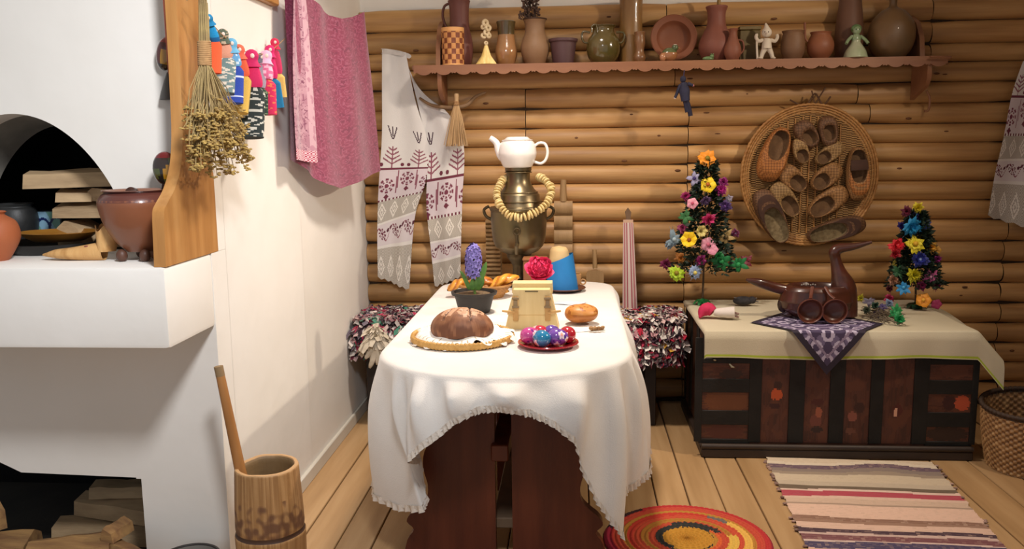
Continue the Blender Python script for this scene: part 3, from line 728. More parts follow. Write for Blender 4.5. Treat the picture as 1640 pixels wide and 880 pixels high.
# big round pot
t, c, pr = sp('round_jar', 'big bulbous brown jar with a narrow neck, right end of the shelf', 'jar', 1426, [(20, 94), (31, 80), (36, 60), (33, 38), (20, 20), (7, 12), (6, 2), (8, -6)], mat('jar_brown', '7c5c36', '53422c', .5, 3, coat=.1, c3='6a4f30'), 4.795, .03)

# hanging cloth doll under the shelf
c = P(1095, 118, Y=4.675)
t = thing('hanging_rag_doll', 'small dark blue rag doll hanging from the shelf edge by a loop', 'doll', P(1098, 188, Y=4.675))
def q(x, y, dy=0): return P(x, y, Y=4.675 + dy)
NV = mat('navy_rag', '2a2b45', '1d1e33', .8, 30, bump=.3); 
MB().tube([q(1096, 112), q(1095, 122)], .003, 6).build('loop', plain('3a3048', .8), t)
MB().ell(q(1094, 127), (.016, .014, .018), 12, 8).build('head', NV, t)
MB().tube([q(1095, 132), q(1096, 145), q(1098, 162)], [.016, .028, .022], 12).build('dress', NV, t)
MB().tube(cr([q(1098, 160), q(1103, 172), q(1106, 186)], 3), [.014] * 3 + [.012] * 4, 8).build('leg', plain('1c1b33', .8), t)
MB().tube(cr([q(1097, 160), q(1099, 170), q(1101, 180)], 3), [.012] * 7, 8).build('leg', plain('1c1b33', .8), t)
for a_, b_ in (((1090, 136), (1081, 157)), ((1101, 134), (1110, 137))):
    MB().tube([q(*a_), q(*b_)], [.010, .007], 8).build('arm', NV, t)
    MB().ell(q(*b_), .007, 8, 6).build('hand', plain('c9b8ae' if b_[0] < 1100 else 'b06a6a', .7), t)
# ================================================================== hangings at the left
# garland cord of rag dolls
gp = cr([P(318, 8, X=LX + .05), P(350, 50, X=LX + .05), P(385, 78, X=LX + .055), P(410, 88, X=LX + .055), P(435, 80, X=LX + .05), P(456, 62, X=LX + .045)], 5)
tag(MB().tube(gp, .0016, 5).build('garland_cord', TWINE, None, loc=gp[0]), 'thin cord strung along the white wall, carrying the row of rag dolls', 'cord')
def cloth_c(fn): return fn
RAG = printed('rag_print', .85, .5, 250)
def dots(a, b, f, th=.25, seed=0):
    return lambda u, v: b if noise.noise(V(u * f * 1.6, v * f, seed)) > th else a
def stripes(a, b, f): return lambda u, v: b if (v * f) % 1 < .16 else a
def ragdoll(name_label, head, waist, hem, hw, headc, bodyc, skirtc, x_off=.05, sk2=None, wfl=1.35, group='rag dolls hanging on the cord'):
    """head, waist, hem: picture points; hw: half width px at the hem"""
    X = LX + x_off
    h, w_, e = P(*head, X=X), P(*waist, X=X), P(*hem, X=X); k = mpp(w_) * 2.0
    t = thing('rag_doll', name_label, 'doll', e, group)
    hr = max(hw, 7) * k * .46
    dn = (w_ - h).normalized()
    MB().tube(cr([h - dn * hr * 1.05, h - dn * hr * .7, h, h + dn * hr * .8, h + dn * hr * 1.7], 5), [x[0] * hr for x in cr([(.25, 0), (.85, 0), (1.1, 0), (.95, 0), (1.45, 0)], 5)], 18, flat=.7, up=(0, 1, 0), colfn=headc).build('kerchief', RAG, t); kch = t.children[-1]
    MB().ell(h + V(hr * .34, -hr * .62, -hr * .02), (hr * .34, hr * .36, hr * .40), 10, 8).build('face', plain('e6d3c6', .9), kch)
    n = (w_ - h).length
    MB().tube(cr([h.lerp(w_, .25), h.lerp(w_, .55), w_], 4), [hw * k * q for q in (.30, .42, .5, .55, .6, .66, .70, .70, .62)], 20, flat=.5, up=(0, 1, 0), colfn=bodyc).build('shawl', RAG, t)
    pth = [w_.lerp(e, q / 60) for q in range(61)]
    MB().tube(pth, [hw * k * (.45 + .45 * min(1, q / 9) ** .7 + .1 * q / 60) for q in range(61)], 26, flat=.38, up=(0, 1, 0), colfn=skirtc).build('skirt', RAG, t)
    return t
C_ = lambda c: (lambda u, v: c)
ragdoll('rag doll with bright blue kerchief and shawl over a red-orange skirt, first on the cord', (334, 29), (345, 66), (343, 118), 6, lambda u, v: '1f7fae', lambda u, v: '1f95cf' if u < .7 else '17659c', lambda u, v: 'ea5a2e', .075)
ragdoll('rag doll in a salmon pink shawl with a grey-green kerchief, second on the cord', (357, 55), (363, 92), (358, 150), 9, dots('55604f', 'b9a58a', 5), C_('e2a084'), dots('6e8584', 'd5ccbb', 9, .1), .04)
ragdoll('rag doll in pale blue flowered shawl and shiny royal blue skirt banded in white', (371, 70), (375, 106), (372, 166), 9, C_('6db2d4'), dots('6aa4cf', 'cfe0ea', 8, .2), lambda u, v: 'd5dcee' if (.28 < u < .32 or .80 < u < .84) else '2b46a0', .06)
ragdoll('rag doll with dark green skirt striped in white behind the blue one', (364, 80), (362, 110), (361, 160), 7, C_('35553f'), C_('2f4d38'), lambda u, v: 'cfd3c0' if (u * 6) % 1 < .18 else '2f4a3a', .03)
ragdoll('rag doll with coral kerchief and a yellowish olive skirt', (383, 80), (388, 122), (380, 182), 9, C_('ee6a4e'), C_('e8603c'), lambda u, v: 'd2a84c' if v > .5 else 'a98f4e', .05)
ragdoll('rag doll in lilac with a slim violet-blue skirt reaching low', (390, 96), (392, 130), (393, 190), 5, C_('c06aa8'), C_('b683c4'), dots('5a5aa0', 'a77fb8', 7, .2), .035)
ragdoll('largest rag doll, crimson pink shawl over a black skirt with white flowers', (403, 90), (406, 140), (401, 221), 11, C_('c82460'), lambda u, v: 'f0a070' if .05 < u < .12 else 'd4265f', dots('2a3230', 'cfcabc', 11, .18), .075)
ragdoll('rag doll with grey kerchief and a dark green flowered skirt beside the largest one', (419, 92), (415, 142), (414, 184), 8, C_('6d6a75'), C_('9c8f9b'), dots('24382c', '7f8f6a', 10, .2), .045)
ragdoll('rag doll with a pale pink kerchief, long red and pink patterned skirt', (426, 90), (424, 128), (424, 184), 10, C_('edb3cd'), dots('d96a90', 'f0b6c8', 6, .1), dots('d62a58', 'e87a50', 9, .2), .06)
ragdoll('rag doll with a magenta shawl and a teal blue skirt near the cord\'s right end', (432, 80), (434, 126), (440, 172), 8, C_('d5266a'), C_('cf2365'), C_('1d7aa8'), .05)
ragdoll('rag doll with a raspberry red head highest at the right end, yellow skirt', (440, 68), (443, 118), (446, 156), 7, C_('d3284f'), C_('c9305c'), C_('e3b866'), .035)

# bundle of dried herbs hanging at the board
random.seed(11)
hx = LX + .10
top = P(326, 12, X=hx); tie0 = P(327, 68, X=hx); tie1 = P(328, 104, X=hx); 
t = thing('dried_herb_bundle', 'big bundle of dried yarrow hanging upside down from the corner board, tied with twine', 'herbs', P(345, 285, X=hx))
HS = mat('herb_stem', 'a08a58', '86704a', .8, 30, vary=0); HF = mat('herb_flower', 'b89c58', '95794a', .9, 60, bump=.4, c3='a68a4c')
k = mpp(tie0)
st = MB(); hd = MB()
for i in range(130):
    a = rnd(0, 2 * PI); rr = math.sqrt(rnd(0, 1))
    ox = math.cos(a) * rr; oy = math.sin(a) * rr
    e = P(345 + ox * 48 + rnd(-3, 3), 250 + rnd(-70, 20) + 14 * (1 - rr) + ox * 2, X=hx) + V(oy * .05 + .01, 0, 0)
    b0 = top + V(oy * .012, ox * .012 + rnd(-.004, .004), rnd(-.03, .035)); b1 = tie1 + V(oy * .016, ox * .016, 0)
    mid = b1.lerp(e, .5) + V(0, ox * .01, .015) + V(rnd(-.008, .008), rnd(-.008, .008), 0)
    st.tube([b0, b1, mid, e], [.0016, .0018, .0015, .0012], 4, cap=False)
    for _ in range(2):
        m2 = mid.lerp(e, rnd(.1, .7)); e2 = m2 + (e - mid).normalized() * rnd(.03, .06) + V(rnd(-.012, .02), rnd(-.035, .035), rnd(-.01, .01))
        st.tube([m2, e2], [.001, .0008], 3, cap=False)
        for _2 in range(3): hd.ell(e2 + V(rnd(-.007, .007), rnd(-.009, .009), rnd(-.005, .005)), (.006, .007, .003), 5, 3)
    for _ in range(7): hd.ell(e + V(rnd(-.013, .013), rnd(-.018, .018), rnd(-.008, .008)), (.006, .007, .0035), 5, 3)
st.build('stems', HS, t)['kind'] = 'stuff'; hd.build('flower_heads', HF, t)['kind'] = 'stuff'
tw = MB()
for i in range(13):
    c = tie0.lerp(tie1, i / 12); tw.torus(c, .0175, .0035, 20, 6)
tw.build('twine_wrap', TWINE, t)
MB().tube(cr([tie0 + V(0, 0, .0), top + V(-.01, -.01, .05), top + V(-.05, 0, .02)], 4), .002, 5).build('hanging_cord', TWINE, t)

# crimson paisley cloth on a cord
AP = printed('paisley_print', .6, .35, 160, sheen=.3)
A0, A1 = V(LX + .045, 3.50, 0), V(LX + .20, 4.55, 0)
def on_line(x, y, off=0):
    # intersection of the picture ray with the cloth's vertical plane
    d = CM.transposed() @ Vector(((x - 820) / FOC, (y - 440) / FOC, 1.0)); o = V(0, 0, CAMZ)
    e = (A1 - A0); nrm = V(-e.y, e.x, 0).normalized(); tt = nrm.dot(A0 - o) / nrm.dot(d)
    return o + d * tt - nrm * off
topc = [(455, -12), (470, -10), (500, 0), (515, 12), (532, 24), (548, 30), (565, 27), (576, 20), (583, 14)]
botc = [(461, 256), (478, 262), (492, 272), (505, 285), (522, 295), (546, 302), (570, 293), (592, 283), (611, 274)]
def curve2(c_, u):
    x = u * (len(c_) - 1); i = min(int(x), len(c_) - 2); f = x - i
    return (lerp(c_[i][0], c_[i + 1][0], f), lerp(c_[i][1], c_[i + 1][1], f))
def apf(u, v):
    a, b = curve2(topc, u), curve2(botc, u)
    x, y = lerp(a[0], b[0], v), lerp(a[1], b[1], v)
    x += 3 * math.sin(v * 3) * (1 - u)
    return on_line(x, y, .012 * math.sin(u * 9 + v * 2) * (1 - .5 * v) + .006 * math.sin(u * 23 - v * 4))
def paisley(u, v, base='86304f', lines=('984864', '9c516c'), hi='782a48'):
    x, y = u * 10, v * 17
    n1 = noise.noise(V(x * .9, y * .9, 2)); 
    cx_, cy_ = math.floor(x) + .5, math.floor(y) + .5
    d = math.hypot(x - cx_ + .25 * math.sin(cy_ * 5), (y - cy_) + .2 * math.cos(cx_ * 3)) + .12 * n1
    r_ = math.sin(d * 22 + math.atan2(y - cy_, x - cx_) * 1.0)
    if r_ > .72: return lines[0]
    if noise.noise(V(x * 4, y * 4, 7)) > .34: return lines[1]
    if noise.noise(V(x * 2, y * 2, 9)) > .25: return hi
    return base
t = thing('paisley_cloth', 'crimson paisley cloth hanging with a rounded hem by the corner of the log wall', 'cloth', on_line(545, 302))
MB().grid(apf, 120, 170, colfn=lambda u, v: paisley(u, v)).build('cloth', AP, t)
# folded-over lighter reverse with dotted border
ft = [(456, -12), (461, -12), (467, -12), (473, -12), (479, -12)]
fb = [(461, 256), (470, 257), (480, 258), (490, 260), (500, 261)]
def foldf(u, v):
    a, b = curve2(ft, u), curve2(fb, u)
    x = lerp(a[0], b[0], v ** .8) - 4 * math.sin(v * PI) * (1 - u); y = lerp(a[1], b[1], v)
    return on_line(x, y, .030 + .010 * math.sin(u * 7 + 1) - .014 * u)
def foldc(u, v):
    if v > .935:
        return 'e4c4cc' if (int(u * 18) + int(v * 150)) % 2 else 'a8244c'
    if u > .78: return 'c9a0ac' if noise.noise(V(u * 9, v * 30, 3)) < .2 else 'b57f92'
    return '7d3f5c' if abs(noise.noise(V(u * 6, v * 40, 6))) < .05 else mixh('a87486', 'ba8c9a', .5 + 2 * noise.noise(V(u * 5, v * 30, 1)))
MB().grid(foldf, 40, 200, colfn=foldc).build('folded_reverse', AP, t)
MB().tube([P(440, -25, X=LX + .03), on_line(470, -11, .0), on_line(500, -2, 0)], .0015, 5).build('cord', TWINE, t)

# ------------------------------------------------------------------ embroidered towels
TW = printed('linen_embroidery', .9, .4, 300)
LIN, MAR, LACE, LAC2 = 'dcd8d4', '6e3040', 'b9b0a3', 'd2cabd'
def rosette(x, y, r):
    d = math.hypot(x, y); a = math.atan2(y, x)
    return d < r * .28 or (r * .45 < d < r and math.cos(a * 8) > -.25 and not (r * .66 < d < r * .74))
def motif(X, Yp, dens=1.0):
    """X: cm across, Yp: cm up from the tip. returns colour"""
    def band(a, b): return a <= Yp < b
    if band(0, 13) or band(23, 33):    # lace
        base = Yp if Yp < 13 else Yp - 23
        per = 6.0; u = (X % per) / per - .5; w = (base - 6.5 if Yp < 13 else base - 5) / 6.0
        dia = abs(abs(u) * 2 + abs(w) - .62) < .10 or abs(abs(u) * 2 + abs(w) - .25) < .08
        if dia: return 'e6e0d6'
        return 'a79f93' if (int(X * 2.2) + int(base * 2.2)) % 2 else 'c6bfb4'
    if band(13, 14) or band(22, 23): return 'e3ded8'
    if band(14, 22):                   # small flower band
        u = (X % 7.5) - 3.75; w = Yp - 18 - .8 * math.sin(X * .8)
        if rosette(u, w, 2.1): return MAR
        if abs(w - 1.8 * math.sin(X * .84)) < .22: return '8a4a58'
        if math.hypot(abs(u) - 3, w - 1.5) < .7: return '5a2a38'
        return 'd9cfd0'
    if band(33, 34): return MAR if int(X * 1.2) % 2 else LIN
    if band(34, 47):
        u = (X % 9) - 4.5; w = Yp - 41 - (1.5 if int(X / 9) % 2 else -1)
        if rosette(u, w, 3.3): return '7a3a4c'
        if abs(abs(u) - 4.2) < .25 and abs(w) < 4: return '8d5664'
        if abs(u) + abs(w + 5) < 1.3: return MAR
        return 'd5c8cc'
    if band(47, 48): return MAR
    if band(48, 60):                   # sprays
        w = Yp - 48; u = (X % 12) - 6
        if abs(u) < .25 and w < 9: return '8d5260'
        for k_ in range(4):
            if abs(w - (1.5 + k_ * 1.9) - abs(u) * .6) < .35 and abs(u) < 4 - k_ * .7: return '8d5260'
        if w < 3 and math.hypot(abs(u) - 4.5, w - 1.2) < .8: return MAR
        return LIN
    if band(60, 67):
        w = Yp - 60; u = (X % 12) - 6
        if w < 5.2 and (abs(abs(u) - w * .36 - .2) < .28 or (abs(u) < .25 and w > 1.2)): return '4a3440'
        return LIN
    return LIN
def towel_strip(name, t, L, R_, Y, tipw=.02, yoff=0, ripple=.010, nw=80, nh=330, phase=0, cmx=1.0):
    """L,R_: left and right outlines as picture points from top to bottom"""
    Lp = cr([P(x, y, Y=Y) for x, y in L], 12); Rp = cr([P(x, y, Y=Y) for x, y in R_], 12)
    def at(c_, v): x = v * (len(c_) - 1); i = min(int(x), len(c_) - 2); return c_[i].lerp(c_[i + 1], x - i)
    H = (Lp[0] - Lp[-1]).length
    def fn(u, v):
        p = at(Lp, v).lerp(at(Rp, v), u)
        zig = .012 * abs(((u * 5) % 1) - .5) * 2 if v > .97 else 0
        return p + V(0, -ripple * math.sin(u * 8 + phase + v * 1.5) * (.4 + v) - yoff, zig)
    Wd = (at(Lp, .8) - at(Rp, .8)).length * 100 * cmx
    zb = min(Lp[-1].z, Rp[-1].z)
    MB().grid(fn, nw, nh, colfn=lambda u, v: motif((u * Wd + phase * 2) / 1.05, (1 - v) * H * 100 / 1.27)).build(name, TW, t, sharp=80)
t = thing('embroidered_towel', 'long white linen towel with maroon embroidery and lace ends, draped left of the shelf', 'towel', P(660, 465, Y=4.85))
towel_strip('left_end', t, [(612, 80), (612, 140), (612, 220), (607, 300), (605, 370), (606, 446)], [(650, 84), (665, 160), (686, 232), (682, 290), (664, 350), (655, 466)], 4.86, phase=.5)
towel_strip('right_end', t, [(655, 110), (670, 170), (684, 240), (683, 330), (690, 400), (696, 462)], [(672, 150), (716, 180), (742, 232), (740, 320), (738, 390), (737, 446)], 4.875, phase=2.2)
# gathered knot at the middle, where it hangs on its peg
MB().grid(lambda u, v: P(lerp(610, 655, u) + 4 * math.sin(v * 3), lerp(78, 86, u ** 2) + v * 8, Y=4.86) + V(0, -.004 - .004 * math.sin(u * 12), 0), 20, 4).build('top_fold', mat('linen', 'd6d0ca', 'c9c3be', .9, 20, bump=.3), t)
t = thing('embroidered_towel', 'white embroidered towel with dark red flowers hanging at the right edge of the picture', 'towel', P(1630, 385, Y=4.86))
towel_strip('hanging_end', t, [(1638, 98), (1620, 150), (1606, 220), (1592, 280), (1581, 348)], [(1700, 96), (1700, 150), (1700, 220), (1700, 280), (1690, 380)], 4.86, phase=1.1, nw=90, nh=260)
# straw tassel broom with driftwood holder
c = P(731, 165, Y=4.80)
t = thing('straw_tassel', 'straw tassel hanging from a bent wooden hook below the shelf bracket', 'tassel', P(730, 233, Y=4.80))
tb = MB(); random.seed(5)
for i in range(90):
    a = i / 90 * 2 * PI; r_ = rnd(.3, 1)
    e = P(730 + math.cos(a) * 20 * r_, 233 + rnd(-3, 2), Y=4.80) + V(0, math.sin(a) * .03 * r_, 0)
    tb.tube([c + V(math.cos(a) * .006, math.sin(a) * .006, .01), c.lerp(e, .35) + V(math.cos(a) * .010 * r_, 0, 0), e], [.0016, .002, .0018], 4, cap=False)
tb.build('straws', STRAW, t)['kind'] = 'stuff'
for i in range(4): MB().torus(c + V(0, 0, .006 - i * .005), .013, .003, 16, 6).build('binding', TWINE, t)
MB().tube(cr([P(731, 150, Y=4.8), P(731, 160, Y=4.8), c], 3), [.012, .014, .013, .012, .012, .012, .012], 10).build('straw_neck', STRAW, t)
t = thing('bent_branch_hook', 'curved greyish branch hook fixed under the left shelf bracket', 'hook', P(731, 165, Y=4.85))
MB().tube(cr([P(672, 157, Y=4.86), P(690, 168, Y=4.84), P(712, 172, Y=4.83), P(731, 172, Y=4.83), P(748, 168, Y=4.84), P(762, 155, Y=4.86), P(778, 148, Y=4.87)], 5), [.006 + .006 * math.sin(i / 30 * PI) for i in range(31)], 10).build('branch', mat('grey_branch', '8a6c4c', '75593c', .7, 10), t)
# ================================================================== the table
TZ = .750
tx0, tx1, tyb, tyf = -.70, .20, 4.66, 3.10
tcx = (tx0 + tx1) / 2; ta = (tx1 - tx0) / 2; tb_ = .39
# outline: back-left corner -> left side -> round front -> right side -> back-right corner -> back
OUT = []
rc = .16
for i in range(8): a = PI / 2 + i / 8 * PI / 2; OUT.append((tx0 + rc + rc * math.cos(a), tyb - rc + rc * math.sin(a)))
for i in range(28): OUT.append((tx0, lerp(tyb - rc, tyf, i / 28)))
for i in range(120): a = PI + i / 120 * PI; OUT.append((tcx + ta * math.cos(a), tyf + tb_ * math.sin(a)))
for i in range(28): OUT.append((tx1, lerp(tyf, tyb - rc, i / 28)))
for i in range(8): a = i / 8 * PI / 2; OUT.append((tx1 - rc + rc * math.cos(a), tyb - rc + rc * math.sin(a)))
for i in range(12): OUT.append((lerp(tx1 - rc, tx0 + rc, i / 12), tyb))
NO = len(OUT)
table = thing('trestle_table', 'long oval-ended table with two carved mahogany brown trestles under a white cloth', 'table', (tcx, 3.7, 0))
tp = MB()
tp.prism([V(tcx + (x - tcx) * .985, 3.7 + (y - 3.7) * .985, TZ - .035) for x, y in OUT], (0, 0, .034))
tp.build('tabletop', TRESTLE, table, sharp=30)
def trestle(Y, nm):
    y0, y1 = Y, Y + .045
    L = [(-.28 - .0, .0), (-.62, .0), (-.60, .09), (-.575, .13), (-.60, .16), (-.585, .19), (-.555, .215), (-.525, .25), (-.52, .30), (-.535, .36), (-.53, .42), (-.50, .48), (-.50, .55), (-.53, .62), (-.53, .714), (-.28, .714)]
    pl_ = [(L[0]), L[1]] + [tuple(p) for p in cr(L[1:14], 3)][1:] + [L[14], L[15]]
    for s in (0, 1):
        pts = [V(x if s == 0 else (2 * tcx - x), y0, z) for x, z in pl_]
        MB().prism(pts, (0, .045, 0)).build('leg_board', TRESTLE, table, sharp=40)
trestle(2.93, 'front'); trestle(4.30, 'back')
MB().box((tcx - .04, 2.90, .40), (tcx + .02, 4.42, .46), .004).build('stretcher', TRESTLE, table)
MB().box((tcx - .045, 2.976, .12), (tcx + .045, 4.30, .16), .004).build('lower_rail', mat('old_plank', '8f765a', '77604a', .7, 5), table)
MB().box((-.60, 3.2, .66), (.10, 3.28, .713), .004).build('cross_rail', TRESTLE, table)
MB().box((-.60, 4.0, .66), (.10, 4.08, .713), .004).build('cross_rail', TRESTLE, table)
MB().box((-.335, 3.60, .0), (-.285, 3.66, .40), .004).build('post', TRESTLE, table)

# cloth: hem heights measured round the table
def fi(deg): return 36 + int((deg - 180) / 180 * 120)
HEM = {}
def hp(i, x, y, Y): HEM[i] = P(x, y, Y=Y)
def hs(i, off, z):
    x, y = OUT[i % NO]; x2, y2 = OUT[(i + 1) % NO]; n = V(y2 - y, -(x2 - x), 0).normalized() * -1
    c = V(tcx, min(max(y, tyf), tyb - .4), 0); n = (V(x, y, 0) - c).normalized() if (8 > i or i >= 184) else n
    if n.dot(V(x, y, 0) - c) < 0: n = -n
    HEM[i] = V(x, y, 0) + n * off + V(0, 0, z)
hs(0, .02, .62); hs(7, .02, .61); hs(12, .025, .61); hs(16, .035, .44); hs(22, .05, .40); hs(28, .03, .38); hs(33, .05, .30)
hp(fi(184), 597, 772, 3.12); hp(fi(197), 603, 795, 2.98); hp(fi(206), 640, 814, 2.86); hp(fi(214), 676, 816, 2.76); hp(fi(219), 690, 800, 2.80)
hp(fi(225), 676, 740, 2.83); hp(fi(229), 652, 737, 2.70); hp(fi(240), 690, 705, 2.66); hp(fi(252), 728, 674, 2.65); hp(fi(262), 765, 657, 2.65)
hp(fi(272), 800, 653, 2.65); hp(fi(284), 850, 662, 2.65); hp(fi(294), 888, 680, 2.65); hp(fi(302), 918, 705, 2.67); hp(fi(308), 928, 745, 2.69)
hp(fi(316), 955, 800, 2.70); hp(fi(324), 980, 838, 2.72); hp(fi(330), 995, 858, 2.75); hp(fi(334), 994, 800, 2.86); hp(fi(342), 1005, 782, 2.93); hp(fi(354), 1041, 758, 3.02)
hs(fi(360) + 3, .08, .34); hs(fi(360) + 8, .06, .38); hs(fi(360) + 14, .08, .40); hs(fi(360) + 20, .05, .44); hs(180, .03, .61); hs(186, .02, .61); hs(192, .02, .61); hs(198, .02, .62)
ks = sorted(HEM); hem = []
kk = [ks[-1] - NO] + ks + [ks[0] + NO]; hv = [HEM[ks[-1]]] + [HEM[k_] for k_ in ks] + [HEM[ks[0]]]
for i in range(NO):
    for a, b in zip(range(len(kk)), range(1, len(kk))):
        if kk[a] <= i < kk[b]:
            t_ = (i - kk[a]) / (kk[b] - kk[a]); t_ = t_ * t_ * (3 - 2 * t_) * .5 + t_ * .5
            hem.append(hv[a].lerp(hv[b], t_)); break
rip = [.5 + .5 * math.sin(i * .44 + 1.6 * math.sin(i * .083) + .7) for i in range(NO)]
def clothf(u, v):
    i = int(round(u * NO)) % NO; x, y = OUT[i]
    cc = V(tcx, min(max(y, tyf + .05), tyb - .3), TZ + .006)
    e = V(x, y, TZ + .006); n = (e - cc); n.z = 0; n = n.normalized() if n.length > 0 else V(0, -1, 0)
    if v <= .3: return cc.lerp(e - n * .012, v / .3)
    w = (v - .3) / .7
    h = hem[i]
    if w < .12:
        a = w / .12 * PI / 2
        return e - n * .012 + n * .012 * math.sin(a) + n * .008 * w / .12 + V(0, 0, -.016 * (1 - math.cos(a)))
    s = (w - .12) / .88; st_ = e + n * .008 + V(0, 0, -.016)
    p = st_.lerp(h, s)
    amp = .062 * math.sin(min(1, s * 2.6) * PI / 2) * (.45 if y > tyf else (1 if abs(x - tcx) < .36 else .6))
    pin = 1 - .72 * s * s
    return p + n * (amp * (rip[i] ** 1.5 - .22) * pin + .014 * math.sin(s * PI)) + V(0, 0, 0)
CLOTH = mat('white_tablecloth', 'e9e5df', 'e2ddd6', .9, 6, bump=.25, bscale=260, sheen=.2)
tc_ = thing('tablecloth', 'long white linen tablecloth with pointed hanging corners and lace hem on the table', 'tablecloth', (tcx, 3.7, TZ))
MB().grid(clothf, NO, 34, cu=True).build('linen', CLOTH, tc_, sharp=120)
# ruffled hem
def hemf(u, v):
    i = int(u * NO * 4 + .5); j = (i // 4) % NO; f_ = (i % 4) / 4
    p = clothf(j / NO, 1.0).lerp(clothf(((j + 1) % NO) / NO, 1.0), f_); q = clothf(j / NO, .96)
    x, y = OUT[j]; n = (V(x, y, 0) - V(tcx, min(max(y, tyf + .05), tyb - .3), 0)).normalized()
    d = (p - q); d = d.normalized() if d.length > 1e-5 else V(0, 0, -1); d = (d * .5 + V(0, 0, -.5))
    return p + d * (-.012 + .024 * v) + n * (.003 + .007 * v * math.sin(i * 1.1) + .003 * math.sin(i * .37)) + V(0, 0, -.003 * abs(math.sin(i * .5)) * v)
MB().grid(hemf, NO * 4, 3, cu=True).build('lace_hem', mat('lace_hem', 'ebe3d8', 'd6cbbd', .9, 60, bump=.5, bscale=200), tc_, sharp=120)

CZ = TZ + .0065   # surface of the cloth
# ------------------------------------------------------------------ bread on a straw mat
c = P(741, 545, Z=CZ); k = mpp(c); r = 82 * k
t = thing('woven_straw_mat', 'round coiled straw mat at the left front of the table, under the dark loaf', 'mat', c)
STM = mat('golden_straw', 'b98a45', 'd0a25c', .6, 50, bump=.5, bscale=120, c3='c4964f')
for i in range(9):
    rr = r - .006 - i * (r / 9.2)
    m = MB()
    def cf(u, v, rr=rr):
        a, b = u * 2 * PI, v * 2 * PI; w = .0085 * (1 + .16 * math.sin(a * rr * 420 + 2 * math.sin(b)))
        return c + V((rr + w * math.cos(b)) * math.cos(a), (rr + w * math.cos(b)) * math.sin(a), (.016 if i == 0 else .010) + w * math.sin(b) * (1.6 if i == 0 else 1))
    m.grid(cf, int(60 + rr * 900), 8, cu=True, cv=True).build('straw_coil', STM, t)
c2 = V(c.x + .005, c.y + .04, c.z + .0)
# lace napkin
def napf(u, v):
    a = u * 2 * PI; sc_ = abs(math.sin(a * 8))
    R = .04 + v * (.130 + .026 * sc_)
    x, y = R * math.cos(a) * 1.06, R * math.sin(a) * .95 - .050
    z = .031 + .006 * math.sin(a * 5 + 1) * v + .010 * math.exp(-((R - .12) / .03) ** 2) * (1 + .6 * math.sin(a * 9))
    over = max(0, math.hypot(x - .01, y + .04 - .0) - (r - .016))
    z -= over * 1.1 * (1 if y < 0 else .25)
    z = max(z, .003)
    return V(c2.x + x - .004, c2.y + y, c.z + z)
def napc(u, v):
    if v > .74:
        ph = (u * 16) % 1 - .5
        fan = math.sin((ph * 9) * (1.2)) if v < .95 else 1
        if abs(((ph * 10) % 1) - .5) < .13 and .78 < v < .93: return 'b9a78c'
    return 'f3ede3'
nap = thing('lace_napkin', 'white crocheted lace napkin between the straw mat and the dark loaf', 'napkin', c2 + V(0, 0, .026))
MB().grid(napf, 220, 26, cu=True, colfn=napc).build('napkin', printed('napkin_print', .9, .4, 200), nap)
# loaf
c3 = P(740, 536, Z=CZ + .034); k = mpp(c3)
LOAF = printed('loaf_crust', .55, .35, 90)
def loaff(u, v):
    a = u * 2 * PI; b = v * PI / 2 * 1.18 - .18 * PI / 2
    R = math.cos(b) * (1 + .03 * noise.noise(V(math.cos(a) * 2, math.sin(a) * 2, v * 3)))
    x, y, z = R * .118 * math.cos(a), R * .092 * math.sin(a), .024 + math.sin(b) * .078
    # slashes
    g = min(abs(x + .032 - y * .5), abs(x - .030 + y * .15 + .02 * (y > 0) * 0), abs(y + .030 - x * .35) + max(0, -x) * 2)
    if v > .45: z -= .007 * math.exp(-(g / .004) ** 2)
    return c3 + V(x, y, max(z, 0))
def loafc(u, v):
    a = u * 2 * PI; b = v * PI / 2 * 1.18 - .18 * PI / 2; R = math.cos(b); x, y = R * .118 * math.cos(a), R * .092 * math.sin(a)
    g = min(abs(x + .032 - y * .5), abs(x - .030 + y * .15), abs(y + .030 - x * .35) + max(0, -x) * 2)
    n = noise.noise(V(x * 60, y * 60, v * 4))
    if v > .45 and g < .0035: return '5f3a26'
    if v > .60 - .08 * n and g < .028: return 'c79c7c' if n > -.1 else 'b48764'
    return mixh('825236', '936343', n * 2) if n > .15 else mixh('6e422a', '966443', v * 1.2 + n)
t = thing('bread_loaf', 'round dark brown bread loaf with slashed floury crust on the lace napkin', 'bread', c3)
MB().grid(loaff, 72, 40, cu=True, colfn=loafc).build('crust', LOAF, t)
# ------------------------------------------------------------------ red plate with painted eggs
c = P(878, 555, Z=CZ); k = mpp(c); r = 49 * k
t = thing('red_plate', 'glossy red round plate at the right front of the table, holding painted eggs', 'plate', c)
MB().lathe([(0, 0), (r * .62, 0), (r * .68, .003), (r * .9, .009), (r, .017), (r * .985, .020), (r * .88, .013), (r * .66, .007), (0, .006)], 48, c).build('body', mat('red_enamel', 'b3202e', 'a01a28', .25, coat=.6, bump=0), t)
def eggc(base, dark, seed):
    def f(u, v):
        x, y = math.cos(u * 2 * PI), math.sin(u * 2 * PI)
        for (a, b) in ((.15, .55), (.42, .62), (.62, .45), (.85, .6), (.3, .8), (.7, .8)):
            du = ((u - a + .5 + seed * .13) % 1 - .5) * 6 * math.cos((v - .5) * 2.6); dv = (v - b) * 5.2
            d = math.hypot(du, dv); an = math.atan2(dv, du)
            if d < .14: return 'f0c24a'
            if d < .55 * (.62 + .38 * abs(math.cos(an * 2.5))): return 'f2e8f0' if d > .25 else 'e9a9c6'
            if .55 < d < .85 and abs(math.sin(an * 2)) > .93: return dark
        return base
    return f
EGM = printed('egg_lacquer', .18, 0, coat=.9)
